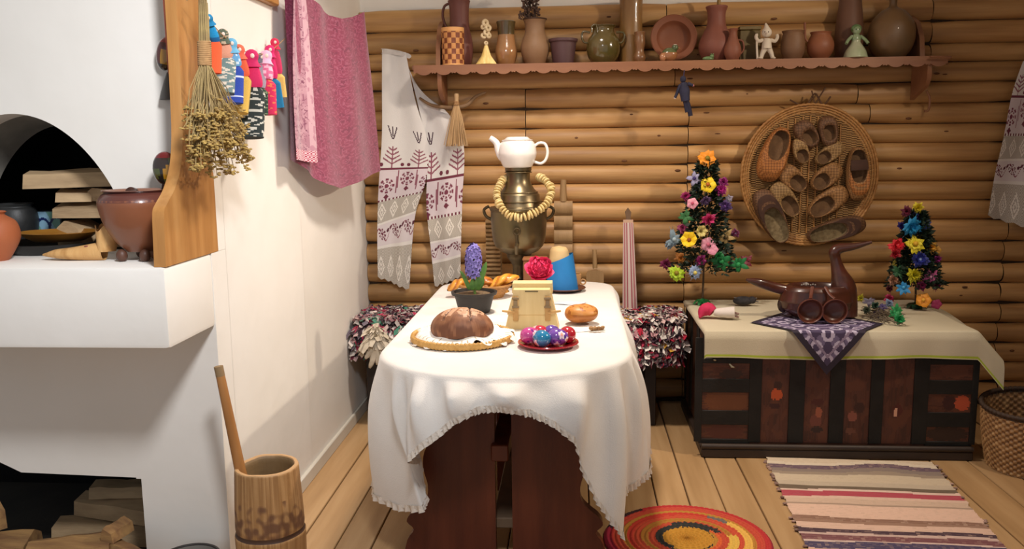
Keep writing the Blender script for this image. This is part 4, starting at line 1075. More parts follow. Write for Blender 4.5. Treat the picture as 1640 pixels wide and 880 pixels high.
EG = [((-.066, .006), 'c94a94', '6e2a86', 'pink-violet painted egg with white blossoms, leftmost on the red plate', .4),
      ((.012, .048), '6848a6', '3c2a78', 'violet painted egg at the back of the red plate', 1.2),
      ((-.024, -.040), '1f7fae', '114b78', 'bright blue painted egg with white blossoms at the front of the plate', 2.2),
      ((.036, -.020), '7a4fb0', '3c2f86', 'purple and pink painted egg at the right front of the plate', .1),
      ((.070, .026), 'b82436', '74121f', 'crimson painted egg at the right edge of the red plate', 1.7),
      ((-.036, .040), 'c42a45', '7c1530', 'red painted egg at the back left of the red plate', 2.6)]
for (dx, dy), col, dk, lb_, rz in EG:
    m = MB()
    R = Euler((0, 0, rz)).to_matrix()
    def ef(u, v):
        a = u * 2 * PI; b = -PI / 2 + PI * min(max(v, .001), .999)
        rr = .0315 * math.cos(b); x = rr * math.cos(a); y = rr * math.sin(a) * (1); z = .039 * math.sin(b) * 1.0
        # lying egg: long axis along local x
        zz = x; xx = z * (1 + 0); w = 1 - .10 * math.sin(b)
        return c + V(dx, dy, .0075 + .0315) + R @ V(xx, y * w, zz * w)
    m.grid(ef, 44, 34, cu=True, colfn=eggc(col, dk, rz))
    o = m.build('painted_egg', EGM, None, loc=(c.x + dx, c.y + dy, c.z + .0075)); tag(o, lb_, 'egg', 'painted eggs on the red plate')
# ------------------------------------------------------------------ hyacinth
c = P(760, 500, Z=CZ); 
c = V(c.x, c.y, CZ); k = mpp(c)
t = thing('potted_hyacinth', 'violet hyacinth in a black plastic pot standing behind the dark loaf', 'plant', c)
zr = P(760, 467, Y=c.y).z - CZ; 
MB().lathe([(0, 0), (22 * k, 0), (25 * k, .004), (32 * k, zr - .012), (36 * k, zr - .012), (37 * k, zr), (33 * k, zr), (31 * k, zr - .02), (0, zr - .018)], 36, c).build('pot', plain('26221f', .55), t, sharp=30)
MB().lathe([(0, 0), (15 * k, .003), (28 * k, .001), (31.5 * k, -.002)], 24, c + V(0, 0, zr - .012), wob=.2).build('soil', mat('soil', '5a4632', '7a6548', .95, 90, bump=1, bscale=120), t)
s0 = c + V(.0, 0, zr - .02); s1 = P(758, 440, Y=c.y)
MB().tube(cr([s0 + V(.004, 0, 0), s0.lerp(s1, .5) + V(.003, 0, 0), P(759, 400, Y=c.y)], 4), .006, 8).build('stalk', mat('stalk_green', '6f8f45', '5c7a38', .5), t)
fz0, fz1 = P(759, 443, Y=c.y).z, P(759, 393, Y=c.y).z
VIO = mat('hyacinth_violet', '6f63ae', '8a7fc8', .5, 90, bump=.2, vary=.1)
random.seed(3); nfl = 54
for i in range(nfl):
    v = i / nfl; z = lerp(fz0, fz1, v); a = i * 2.4; R = (.030 * math.sin(min(1, v * 3 + .35) * PI / 2) * (1 - .55 * max(0, v - .7) / .3)) if v < .97 else .003
    ct = V(s1.x + .002 + R * math.cos(a), c.y + R * math.sin(a), z); od = V(math.cos(a), math.sin(a), .25 + .7 * (v > .85)).normalized()
    q_ = od.to_track_quat('Z', 'Y').to_matrix()
    fm = MB(); fm.tube([ct - od * .010, ct + od * .004], [.003, .0045], 6)
    for p_ in range(6):
        b = p_ / 6 * 2 * PI + i
        d0 = V(math.cos(b), math.sin(b), 0)
        pts = [V(0, 0, .002), d0 * .009 + V(-d0.y, d0.x, 0) * .0055 + V(0, 0, .006), d0 * .021 + V(0, 0, .003), d0 * .009 - V(-d0.y, d0.x, 0) * .0055 + V(0, 0, .006)]
        fm._add([ct + q_ @ x for x in pts], [(0, 1, 2, 3)])
    fm.build('floret', VIO, t, sharp=180)
def leafm(pts, w, th=.0012):
    pth = cr(pts, 6); n = len(pth)
    m = MB()
    return m.tube(pth, [w * math.sin(min(1, (i / (n - 1)) * 3 + .3) * PI / 2) * (1 - (i / (n - 1)) ** 3 * .92) for i in range(n)], 8, flat=.16, up=(0, 1, 0))
LEAFM = mat('hyacinth_leaf', '4d7a33', '3a6528', .4, 20, c3='5b8a3c')
for pts, w in (([(762, 464), (768, 448), (775, 432), (779, 420)], 6), ([(752, 464), (747, 452), (741, 440), (737, 434)], 3.5), ([(764, 464), (772, 455), (774, 440)], 3.5), ([(757, 465), (756, 455), (757, 445)], 4)):
    leafm([P(x, y, Y=c.y - .01) for x, y in pts], w * k).build('leaf', LEAFM, t, sharp=80)
# ------------------------------------------------------------------ wooden purse box
cL, cR = P(812, 528, Z=CZ), P(892, 528, Z=CZ)
xm = (cL.x + cR.x) / 2; yb = cL.y; k = mpp(cL); hw = 41 * k; ht = P(855, 460, Y=yb).z - CZ
BX = mat('pale_linden', 'e6cf97', 'dcc286', .5, 5, (8, 8, 1), .1, 40)
t = thing('wooden_purse', 'pale wooden box shaped like a handbag with strap buckles, middle of the table', 'box', (xm, yb + .05, CZ))
def trap(y0, y1, wb_, wt, z0, z1, mat_, nm, b=None):
    m = MB(); q_ = [(xm - wb_, y0, z0), (xm + wb_, y0, z0), (xm + wt, y0, z1), (xm - wt, y0, z1)]
    m.prism([V(*p) for p in q_], (0, y1 - y0, 0)); return m.build(nm, mat_, t)
trap(yb, yb + .10, hw * 1.05, hw * .72, CZ, CZ + ht * .86, BX, 'body')
trap(yb - .007, yb, hw * .96, hw * .71, CZ + ht * .36, CZ + ht * .88, BX, 'front_flap')
MB().prism([V(xm - hw * .74, yb - .008, CZ + ht * .861), V(xm + hw * .74, yb - .008, CZ + ht * .861), V(xm + hw * .70, yb - .008, CZ + ht * .94), V(xm - hw * .70, yb - .008, CZ + ht * .94)], (0, .05, 0)).build('lid', BX, t)
trap(yb + .055, yb + .135, hw * .80, hw * .78, CZ + ht * .80, CZ + ht * 1.03, mat('pale_linden2', 'e9d7a5', 'dfc98f', .5, 5), 'raised_back')
MB().box((xm - .026, yb - .0095, CZ + ht * .89), (xm + .026, yb - .0075, CZ + ht * .915)).build('slot', plain('6d6040', .8), t)
STR = mat('buckle_wood', 'c79f63', 'b98f55', .5, 6)
for sgn in (-1, 1):
    bx = xm + sgn * hw * .62
    MB().box((bx - .011, yb - .013, CZ + ht * .22), (bx + .011, yb - .0071, CZ + ht * .80), .002).build('strap', STR, t)
    bk = MB(); 
    for zz in (.52, .72): bk.box((bx - .014, yb - .018, CZ + ht * zz), (bx + .014, yb - .013, CZ + ht * (zz + .05)), .001)
    bk.box((bx - .008, yb - .017, CZ + ht * .57), (bx + .008, yb - .0131, CZ + ht * .70))
    bk.build('buckle', plain('8f7a58', .4), t)
    MB().tube([V(bx + sgn * .004, yb - .014, CZ + ht * .42), V(bx + sgn * .052, yb - .030, CZ + ht * .47)], [.006, .004], 8).build('peg', STR, t)
# napkin cloth under the box, left; doily at right
def flatcloth(name, label, cx_, cy_, rx, ry, rot, seed, m, z=.001, hump=.006):
    c = P(cx_, cy_, Z=CZ); c.z = CZ
    def f(u, v):
        x, y = (u - .5) * 2 * rx, (v - .5) * 2 * ry
        a, b = x * math.cos(rot) - y * math.sin(rot), x * math.sin(rot) + y * math.cos(rot)
        return c + V(a, b, z + hump * max(0, noise.noise(V(x * 14, y * 14, seed)) + .15))
    return tag(MB().grid(f, 22, 18).build('napkin', m, None, loc=c, sharp=120), label, 'napkin')
NAPM = mat('white_napkin', 'f0ece6', 'e6e1d9', .9, 12, bump=.3, bscale=220)
# ------------------------------------------------------------------ bun on a napkin
c = P(932, 520, Z=CZ)
flatcloth('napkin', 'small white folded napkin under the golden bun at the right table edge', 934, 527, .075, .055, .35, 5, NAPM)
flatcloth('napkin', 'grey-white crumpled napkin lying right behind the pale wooden box', 912, 486, .07, .05, -.3, 9, mat('grey_napkin', 'd5dbe2', 'c3cad3', .9, 12, bump=.3))
c = V(c.x - .002, c.y + .01, CZ + .011); k = mpp(c)
def bunf(u, v):
    a = u * 2 * PI; b = -PI / 2 + PI * v
    R = 27 * k * max(0, math.cos(b)) ** .7; w = 1 + .07 * noise.noise(V(math.cos(a) * 1.6, math.sin(a) * 1.6, v * 3))
    return c + V(R * w * math.cos(a), R * w * math.sin(a), .034 + .034 * math.sin(b) * (1.05 + .12 * noise.noise(V(math.cos(a), math.sin(a), 4))))
t = thing('golden_bun', 'small golden brown bun on the napkin at the right side of the table', 'bun', c)
MB().grid(bunf, 44, 26, cu=True, colfn=lambda u, v: ('9c5a24' if noise.noise(V(u * 14, v * 12, 1)) > .28 else ('ad6a2c' if v < .55 else 'c58643'))).build('crust', printed('bun_crust', .45, .4, 80), t)
c = P(944, 532, Z=CZ); 
t = thing('broken_crust', 'little broken piece of brown crust at the napkin edge before the bun', 'bread', V(c.x + .02, c.y, CZ + .004))
for i in range(4): MB().ell(V(c.x + .008 + i * .014, c.y + rnd(-.008, .008), CZ + .014 + rnd(0, .003)), (.012, .009, .008), 8, 6, rot=Euler((rnd(0, 1), rnd(0, 1), i))).build('crumb', mat('crumb', 'b08a5c', '7d5632', .8, 40, bump=.4), t)
# ------------------------------------------------------------------ basket with pastries
c = P(775, 480, Z=CZ); c = V(c.x, c.y + .07, CZ); k = mpp(c)
t = thing('pastry_basket', 'low wicker basket behind the hyacinth pot filled with golden pastries', 'basket', c)
def wbf(u, v):
    a = u * 2 * PI; n = 28
    r_ = lerp(.085, .125, v) + .0025 * math.sin(a * n) * (1 if int(v * 10) % 2 else -1)
    return c + V(r_ * math.cos(a), r_ * math.sin(a) * .85, v * .06)
MB().grid(wbf, 168, 20, cu=True).build('wicker_side', WICK, t, sharp=80)
MB().lathe([(0, .003), (.085, .003)], 24, (0, 0, 0)).tf(Matrix.Translation(c) @ Matrix.Diagonal((1, .85, 1, 1))).build('bottom', WICK, t)
tr = MB().torus((0, 0, 0), .126, .006, 48, 8); tr.tf(Matrix.Translation(c + V(0, 0, .061)) @ Matrix.Diagonal((1, .85, 1, 1))).build('rim', WICK, t)
PAST = printed('pastry_glaze', .35, .3, 60, coat=.3)
def pastry(px, py, ln, wd, rz, ry, lb_, cols, seed):
    p = P(px, py, Y=c.y)
    M = Matrix.Translation(p) @ Euler((0, ry, rz)).to_matrix().to_4x4()
    def f(u, v):
        s = u * 2 - 1; a = v * 2 * PI
        r_ = wd * max(.05, 1 - s * s) ** .5 * (1 + .10 * math.sin(a * 3 + s * 9))
        return M @ V(s * ln, r_ * math.cos(a), r_ * .62 * math.sin(a) + .012 * math.cos(s * 2))
    def cf(u, v): 
        q_ = math.sin(v * 2 * PI * 3 + (u * 2 - 1) * 9)
        return cols[0] if q_ > .2 else (cols[1] if q_ > -.6 else cols[2])
    o = MB().grid(f, 40, 26, cv=True, colfn=cf).build('pastry', PAST, None, loc=p); tag(o, lb_, 'pastry', 'pastries in the basket')
pastry(736, 458, .065, .036, .5, -.2, 'twisted golden pastry at the left side of the basket', ('d9983a', 'cf8a2e', 'a8621c'), 1)
pastry(772, 453, .075, .034, -.2, .05, 'flat orange-brown pastry at the back middle of the basket', ('c77c2e', 'b96c24', '955018'), 2)
pastry(805, 453, .085, .040, .25, -.38, 'largest bright yellow-orange pastry raised at the right side of the basket', ('e9a83e', 'e29a30', 'bf7420'), 3)
pastry(797, 470, .060, .026, -.3, -.3, 'light yellow pastry lying low at the basket front near the pale box', ('eab454', 'e0a440', 'b97a28'), 4)
# ------------------------------------------------------------------ brown plate, sugar cone wrapped in blue paper
c = P(903, 466, Z=CZ); c = V(c.x, c.y, CZ); k = mpp(c); r = 35 * k
t = thing('brown_plate', 'dark reddish-brown wooden plate under the blue-wrapped sugar cone', 'plate', c)
MB().lathe([(0, 0), (r * .6, 0), (r * .7, .003), (r, .016), (r * .98, .020), (r * .68, .008), (0, .007)], 44, c).build('body', mat('plate_redwood', '5d3526', '4c2a1e', .4, 6, coat=.3), t)
z0 = CZ + .009; zt = P(895, 394, Y=c.y).z
t = thing('sugar_cone', 'blunt beige cone half wrapped in bright blue paper on the brown plate', 'cone', V(c.x, c.y, z0))
h = zt - z0
cn = V(c.x - .012, c.y + .0, z0)
def conef(u, v):
    a = u * 2 * PI; r_ = lerp(23 * k, 13 * k, v ** 1.3) if v < .93 else 13 * k * math.sqrt(max(0, 1 - ((v - .93) / .07) ** 2)) + .0001
    return cn + V(r_ * math.cos(a) - .012 * v, r_ * math.sin(a), v * h)
MB().grid(conef, 36, 30, cu=True).build('sugar_body', mat('sugar_beige', 'd3b684', 'c8a973', .7, 8), t)
def wrapf(u, v):
    a = u * 2 * PI; x_ = math.cos(a)
    topv = lerp(.60, .84, (x_ + 1) / 2); vv = v * topv
    r_ = lerp(25 * k, 18 * k, vv) + .002
    return cn + V(r_ * x_ - .010 * vv + .004, r_ * math.sin(a), vv * h + .001)
MB().grid(wrapf, 36, 8, cu=True).build('blue_paper', mat('blue_paper', '1d7cc0', '1a70b2', .6, 8, bump=.1), t, sharp=15)
# pink rose
rc_ = P(864, 432, Y=3.72); k = mpp(rc_)
t = thing('paper_rose', 'big bright pink paper rose standing behind the pale wooden box', 'flower', V(rc_.x, rc_.y, CZ))
PK = mat('pink_paper', 'e32a62', 'f0487a', .6, 30, bump=.15, vary=.08)
random.seed(8)
for i in range(40):
    lay = i / 40; th = math.acos(1 - 1.5 * lay * .95); ph = i * 2.39996
    d = V(math.sin(th) * math.cos(ph), -math.cos(th), math.sin(th) * math.sin(ph) + .12).normalized()
    rad = lerp(.030, .046, lay); w = lerp(.012, .030, lay)
    q_ = (d + V(rnd(-.25, .25), rnd(-.2, .2), rnd(-.25, .25))).normalized().to_track_quat('Z', 'Y').to_matrix()
    MB().grid(lambda u, v: rc_ + d * rad + q_ @ V((u - .5) * 2 * w * (1 - .35 * (2 * v - 1) ** 2), (v - .5) * 2 * w * (1 - .35 * (2 * u - 1) ** 2), .35 * w * ((2 * u - 1) ** 2) - .15 * w + .5 * w * (v - .5) + .10 * w * math.sin(u * 9 + i)), 6, 6).build('petal', PK, t, sharp=180)
MB().ell(rc_, .030, 12, 8).build('bud', PK, t)
MB().tube([V(rc_.x, rc_.y, CZ), rc_ + V(0, 0, -.01)], .004, 8).build('stem', GREENL, t)
MB().lathe([(0, 0), (.03, 0), (.03, .004), (0, .006)], 20, (rc_.x, rc_.y, CZ)).build('stand', GREENL, t)
# wooden box behind, small cup
a, b = P(838, 455, Y=4.34), P(872, 418, Y=4.34)
t = thing('brown_wooden_box', 'plain reddish-brown wooden box beside the samovar foot, behind the pink rose', 'box', V((a.x + b.x) / 2, 4.38, CZ))
MB().box((a.x, 4.34, CZ), (b.x + .01, 4.43, b.z), .004).build('body', mat('box_brown', '8d5a36', '7b4c2c', .5, 5), t)
MB().box((a.x - .003, 4.337, b.z + .0005), (b.x + .013, 4.433, b.z + .012), .003).build('lid', mat('box_brown2', '9a653e', None, .5), t)
c_, pr_ = pot(918, 4.45, [(10, 452), (12, 446), (13, 436), (13, 430)], base_z=CZ)
t = thing('wooden_cup', 'small tan wooden cup at the right of the blue-wrapped cone', 'cup', c_)
MB().lathe(pr_, 28, c_).build('body', mat('tan_wood', 'b98d5c', 'a87c4c', .5, 5), t)
MB().torus(c_ + V(.012 + 12 * mpp(c_), 0, .03), .013, .004, 16, 8, M=Euler((PI / 2, 0, 0))).build('handle', mat('tan_wood', ''), t)

# ------------------------------------------------------------------ samovar
SY_ = 4.52
c = P(832, 458, Y=SY_); c.z = CZ; k = mpp(c)
BR = mat('aged_brass', '756849', '5f543b', .34, 4, bump=.08, bscale=30, metal=.9, c3='82745a')
BRD = mat('dark_brass', '5f523c', '4a3f2d', .4, 5, metal=.85)
t = thing('samovar', 'old dull brass samovar with ring handles and a tap at the back of the table', 'samovar', c)
def Z_(y): return P(832, y, Y=SY_).z - c.z
MB().box(c + V(-.075, -.075, 0), c + V(.075, .075, .018), .006).build('base', BRD, t)
MB().lathe(prof([(.066, .018), (.062, .026), (.04, .04), (.034, Z_(428)), (.045, Z_(420)), (.062, Z_(412)), (.066, Z_(405))], 4), 40, c).build('foot', BRD, t)
bp_ = [(.060, Z_(407)), (30 * k, Z_(402)), (38 * k, Z_(394)), (41.5 * k, Z_(384)), (43 * k, Z_(372)), (44.5 * k, Z_(350)), (44.5 * k, Z_(338)), (46 * k, Z_(335)), (45 * k, Z_(331)), (38 * k, Z_(330)), (36 * k, Z_(325)), (34 * k, Z_(318)), (33 * k, Z_(312)), (25 * k, Z_(303)), (20 * k, Z_(294)), (18.5 * k, Z_(286)), (18.5 * k, Z_(276)), (21 * k, Z_(273)), (21 * k, Z_(268)), (0, Z_(268))]
MB().lathe(bp_, 56, c).build('body', BR, t, sharp=25)
for yy, rr in ((333, 46), (322, 36.5), (308, 30), (276, 20.5)): MB().torus(c + V(0, 0, Z_(yy)), rr * k, .0035, 56, 8).build('moulding', BR, t)
tapz = Z_(385)
tm = MB().tube([c + V(0, -42 * k, tapz), c + V(0, -.18, tapz - .004), c + V(0, -.20, tapz - .012), c + V(0, -.203, tapz - .05)], [.010, .010, .010, .008], 12); tm.build('tap', BR, t)
tk = MB().tube([c + V(0, -.165, tapz), c + V(0, -.165, tapz + .05)], [.009, .006], 10); tk.torus(c + V(0, -.165, tapz + .062), .016, .005, 16, 8, M=Euler((PI / 2, 0, 0))); tk.build('tap_key', BRD, t)
for sgn in (-1, 1):
    hm = MB().tube(cr([c + V(sgn * 43 * k, 0, Z_(352)), c + V(sgn * 52 * k, 0, Z_(346)), c + V(sgn * 55 * k, 0, Z_(336)), c + V(sgn * 47 * k, 0, Z_(330))], 5), .008, 10)
    hm.build('handle', BRD, t)
MB().lathe([(0, .0), (.026, .001), (.030, .01), (.026, .02), (.02, .024), (0, .024)], 24, c + V(0, -.15, Z_(380) - .012)).tf(Matrix.Identity(4)).build('tap_plate', BRD, t) if False else None
# teapot
tz = Z_(268) + c.z; tcn = V(P(829, 268, Y=SY_).x, SY_, tz + .0005)
t = thing('white_teapot', 'glossy white porcelain teapot without a lid standing on top of the samovar', 'teapot', tcn)
tp_ = prof([(20 * k, 0), (23 * k, .004), (29 * k, Z_(252) - Z_(268)), (30 * k, Z_(243) - Z_(268)), (27 * k, Z_(230) - Z_(268)), (19 * k, Z_(222) - Z_(268)), (16 * k, Z_(219.5) - Z_(268))], 5)
MB().lathe([(0, 0)] + tp_ + [(15 * k, tp_[-1][1]), (14.5 * k, tp_[-1][1] - .006), (25 * k, tp_[-8][1]), (0, .01)], 44, tcn).build('body', WHITEC, t)
tY = SY_
MB().tube(cr([P(813, 256, Y=tY), P(804, 250, Y=tY), P(799, 241, Y=tY), P(795, 229, Y=tY), P(785, 220.5, Y=tY)], 6), [lerp(9.5, 4, (i_ / 24) ** .8) * k for i_ in range(25)], 14, up=(0, 1, 0)).build('spout', WHITEC, t)
MB().tube(cr([P(856, 234, Y=tY), P(864, 229, Y=tY), P(873, 231, Y=tY), P(877, 243, Y=tY), P(874, 256, Y=tY), P(866, 262, Y=tY), P(855, 259, Y=tY)], 6), 2.3 * k, 10).build('handle', WHITEC, t)
# ring bread garland
t = thing('ring_bread_garland', 'garland of pale dried ring breads hung round the neck of the samovar', 'garland', c + V(0, 0, Z_(300)))
RB = mat('ring_bread', 'e3cd96', 'd3b878', .5, 14, bump=.2, coat=.1, c3='dcc387', vary=.05)
pth = [(812, 284, .01), (803, 292, -.03), (797, 303, -.07), (796, 316, -.10), (800, 328, -.125), (808, 339, -.145), (818, 346, -.155), (830, 349, -.16), (842, 348, -.16), (854, 343, -.15), (866, 336, -.14), (876, 326, -.12), (882, 313, -.09), (882, 301, -.06), (874, 290, -.03), (862, 283, .01)]
cp = cr([P(x, y, Y=SY_ + dy) for x, y, dy in pth], 8)
ln = [0]
for a_, b_ in zip(cp, cp[1:]): ln.append(ln[-1] + (b_ - a_).length)
n = 44; rg = None; random.seed(4)
for i in range(n):
    d_ = ln[-1] * i / (n - 1); j = max(q for q in range(len(ln)) if ln[q] <= d_ + 1e-9); j = min(j, len(cp) - 2)
    p_ = cp[j].lerp(cp[j + 1], (d_ - ln[j]) / (ln[j + 1] - ln[j] + 1e-9)); tg = (cp[j + 1] - cp[j]).normalized()
    if rg is None:
        rg = MB().torus((0, 0, 0), .0125, .0085, 18, 10); rg.tf(Matrix.Diagonal((1, 1, .72, 1)))
        o = rg.build('ring_bread', RB, t, world=False); first = o
    else:
        o = first.copy(); COL.objects.link(o); o.parent = t
    q_ = tg.to_track_quat('Z', 'Y').to_euler(); o.rotation_euler = (q_.x + rnd(-.22, .22), q_.y + rnd(-.22, .22), q_.z); o.location = p_ - t.location + V(rnd(-1, 1) * .002, rnd(-1, 1) * .002, rnd(-1, 1) * .003)
    s_ = rnd(.92, 1.12); o.scale = (s_, s_, s_)
MB().tube(cp, .0012, 5).build('string', TWINE, t)
# ================================================================== bench along the wall with shaggy rag covers
t = thing('wooden_bench', 'dark plank bench on square legs along the log wall behind the table', 'bench', (-.3, 4.7, 0))
BZ = .545
MB().box((-1.17, 4.50, BZ - .04), (.56, 4.87, BZ), .004).build('seat', DARKWOOD, t)
MB().box((-1.15, 4.53, BZ - .11), (.54, 4.55, BZ - .041), .003).build('apron', DARKWOOD, t)
for x in (-1.12, .37):
    for y in (4.52, 4.82): MB().box((x, y, 0), (x + .06, y + .05, BZ - .0401), .003).build('leg', DARKWOOD, t)
RAGM = printed('rag_strips', .95, .5, 200)
def shag(name, label, x0, x1, zt, cols, n, seed, front=.33, back=4.86, fy=4.46):
    random.seed(seed)
    t = thing(name, label, 'rag rug', ((x0 + x1) / 2, 4.68, BZ))
    base = MB(); path = [(back, BZ + .012), (4.60, BZ + .012), (4.50, BZ + .010), (4.482, BZ - .01), (4.478, front + .03)]
    for (a, b), (c_, d_) in zip(path, path[1:]): base._add([(x0, a, b), (x1, a, b), (x1, c_, d_), (x0, c_, d_)], [(0, 1, 2, 3)])
    base.build('backing', mat('rag_backing', '2f2326', None, .9), t)
    m = MB()
    for i in range(n):
        s = rnd(0, 1) ** .9; x = rnd(x0, x1)
        L_ = .38 / (.38 + (BZ - front))
        if s < L_: p = V(x, lerp(back, 4.49, s / L_), BZ + .012); nrm = V(0, 0, 1)
        else: p = V(x, 4.478, lerp(BZ, front, (s - L_) / (1 - L_))); nrm = V(0, -1, 0)
        d = (nrm + V(rnd(-.9, .9), rnd(-.9, .4), rnd(-.7, .5))).normalized(); sd = V(rnd(-1, 1), rnd(-1, 1), rnd(-1, 1)).cross(d).normalized()
        ln_ = rnd(.03, .06); w = rnd(.009, .019)
        c_ = random.choice(cols(x, s)); m.color(c_)
        bnd = V(rnd(-.4, .4), rnd(-.4, .1), -.5) * ln_ * .8
        a = p; b = p + d * ln_ * .6; e = p + d * ln_ + bnd
        if b.z < BZ + .006 and b.y > 4.478: b.z = e.z = BZ + .015
        m._add([a - sd * w, a + sd * w, b + sd * w, b - sd * w, e + sd * w * .8, e - sd * w * .8], [(0, 1, 2, 3), (3, 2, 4, 5)], [s2l(c_)] * 2)
    m.build('rag_tufts', RAGM, t, sharp=180)['kind'] = 'stuff'
    return t
pal = ['e0d4cc', 'ebe2da', 'e6dcd6', 'cbbab4', '7d3446', 'a8304a', '33242c', '2a2026', '8e6a70', 'b98a90', 'c9a9a6', '5b3440', 'b8b0aa', '402a38']
shag('shaggy_rag_cover', 'shaggy rag rug in white, crimson, black and yellow on the bench right of the table', .12, .56, 0, lambda x, s: pal + (['cf9c35', 'd4a43e'] if noise.noise(V(x * 9, s * 6, 2)) > .22 else []) + (['b3223c'] * 6 if noise.noise(V(x * 8, s * 7, 8)) > .2 else []) + (['e8e0d8'] * 5 if noise.noise(V(x * 8, s * 8, 5)) > .15 else []), 3400, 2, front=.37)
shag('shaggy_rag_cover', 'shaggy rag rug in white, pink, grey and green on the bench left of the table', -1.17, -.62, 0, lambda x, s: pal + ['5f7f6e', 'c23a5e', '7a6f7c'] + (['4f9079'] * 5 if noise.noise(V(x * 8, s * 6, 3)) > .28 else []) + (['c23a56'] * 5 if noise.noise(V(x * 7, s * 6, 4)) > .25 else []), 3000, 3, front=.40)
# big knot of pale rags at the left front
kc = P(603, 540, Y=4.40)
t = thing('pale_rag_bow', 'large bow of cream rag strips hanging at the left end of the bench', 'rag bow', kc)
m = MB(); random.seed(12)
for i in range(150):
    d = V(rnd(-1, 1), rnd(-1, .5), rnd(-1, 1)).normalized(); R_ = rnd(.05, .10) * (1 if d.z > -.3 else 1.35)
    side = d.cross(V(rnd(-1, 1), rnd(-1, 1), rnd(-1, 1))).normalized(); w = rnd(.008, .018)
    a = kc + d * .01; b = kc + V(d.x * .75, d.y * .4, d.z * .9) * R_ * .8; e = kc + V(d.x * .85, d.y * .4, d.z * .8 - .25) * R_ * 1.1
    if e.x < LX + .02: e.x = LX + .02
    if b.x < LX + .02: b.x = LX + .02
    m._add([a - side * w * .4, a + side * w * .4, b + side * w, b - side * w, e + side * w * .5, e - side * w * .5], [(0, 1, 2, 3), (3, 2, 4, 5)])
for x, y in ((592, 590), (612, 598), (604, 585), (585, 575)):
    e = P(x, y, Y=4.40); m.tube(cr([kc, kc.lerp(e, .6) + V(.01, -.01, 0), e], 3), [.014, .02, .02, .018, .015, .012, .006], 8, flat=.3)
m.build('rag_strips', mat('cream_rag', 'e2d6c2', 'c8baa2', .95, 20, bump=.4), t, sharp=180)['kind'] = 'stuff'

# ================================================================== tools leaning at the wall behind the table
def ribbed(label, xl, xr, yt, yb_, ytop_handle, Y, nrib, m, hw=6, group=None):
    a, b = P(xl, yb_, Y=Y), P(xr, yt, Y=Y); z0, z1 = BZ + .001, b.z; 
    t = thing('ribbed_washboard', label, 'washboard', ((a.x + b.x) / 2, Y, z0))
    def f(u, v):
        z = lerp(z0, z1, v); bulge = .020 * abs(math.sin(v * nrib * PI)) ** .6
        return V(lerp(a.x, P(xr, yb_, Y=Y).x, u), Y - .008 - bulge, z)
    mb = MB().grid(f, 2, nrib * 8)
    mb.box((a.x, Y - .0079, z0), (b.x, Y + .010, z1)); mb.build('ribbed_blade', m, t, sharp=50)
    if ytop_handle:
        h = P((xl + xr) / 2, ytop_handle, Y=Y); MB().tube([V((a.x + b.x) / 2, Y, z1 - .002), V((a.x + b.x) / 2, Y, lerp(z1, h.z, .5)), V(h.x, Y, h.z)], [hw * .0033, hw * .003, hw * .0027], 12).build('handle', m, t)
OLDW = mat('old_lime_wood', 'a5845a', '8f7048', .6, 4, (6, 6, 1), .2, 30)
ribbed('pale wooden ribbed washboard with a round handle standing right of the samovar', 888, 917, 322, 478, 288, 4.84, 8, OLDW)
ribbed('narrow finely ribbed wooden board standing left of the samovar foot', 780, 803, 352, 474, None, 4.84, 22, OLDW)
# paddle
a = P(952, 499, Y=4.80)
t = thing('wooden_paddle', 'pale wooden beater paddle leaning behind the right back corner of the table', 'paddle', a)
o = [(939, 499), (939, 440), (941, 435), (950, 433), (957, 433), (964, 435), (967, 440), (967, 499)]
MB().prism([P(x, y, Y=4.80) for x, y in o], (0, .02, 0)).build('blade', OLDW, t)
MB().tube([P(953, 430, Y=4.81), P(952, 400, Y=4.81)], [.013, .012], 12).build('handle', OLDW, t)
# distaff board with woven ribbon
a = P(1008, 500, Y=4.80)
t = thing('distaff_board', 'upright board wrapped in a long pink and white striped woven band, right of the table', 'board', a)
MB().prism([P(x, y, Y=4.80) for x, y in [(999, 500), (999, 380), (998, 360), (1003, 350), (1001, 340), (1006, 333), (1011, 340), (1010, 350), (1015, 360), (1016, 500)]], (0, .02, 0)).build('board', mat('grey_old_wood', '7d6148', '6b523c', .7, 6), t)
def bandc(u, v):
    return ['c9b2ab', 'b06a70', 'cbb8b0', 'a55c64', 'd2c2ba', 'd2c2ba', 'a55c64', 'cbb8b0', 'b06a70', 'c9b2ab'][min(9, int(u * 10))] if v > .04 else 'c9a58c'
def bandf(u, v):
    L_, R_ = P(lerp(998, 997, v), lerp(352, 497, v), Y=4.775), P(lerp(1014, 1021, v), lerp(352, 497, v), Y=4.775)
    if v < .25: L_ = L_.lerp(R_, .0)
    return L_.lerp(R_, u) + V(0, -.004 * math.sin(u * PI), 0)
MB().grid(bandf, 30, 60, colfn=bandc).build('woven_band', printed('band_print', .9, .4, 300), t)
MB().box(P(997, 500, Y=4.776) , P(1021, 352, Y=4.776) + V(0, .02, 0)).build('band_core', mat('band_core_white', 'cbbab0', None, .9), t) if False else None
pk = P(1012, 500, Y=4.70)

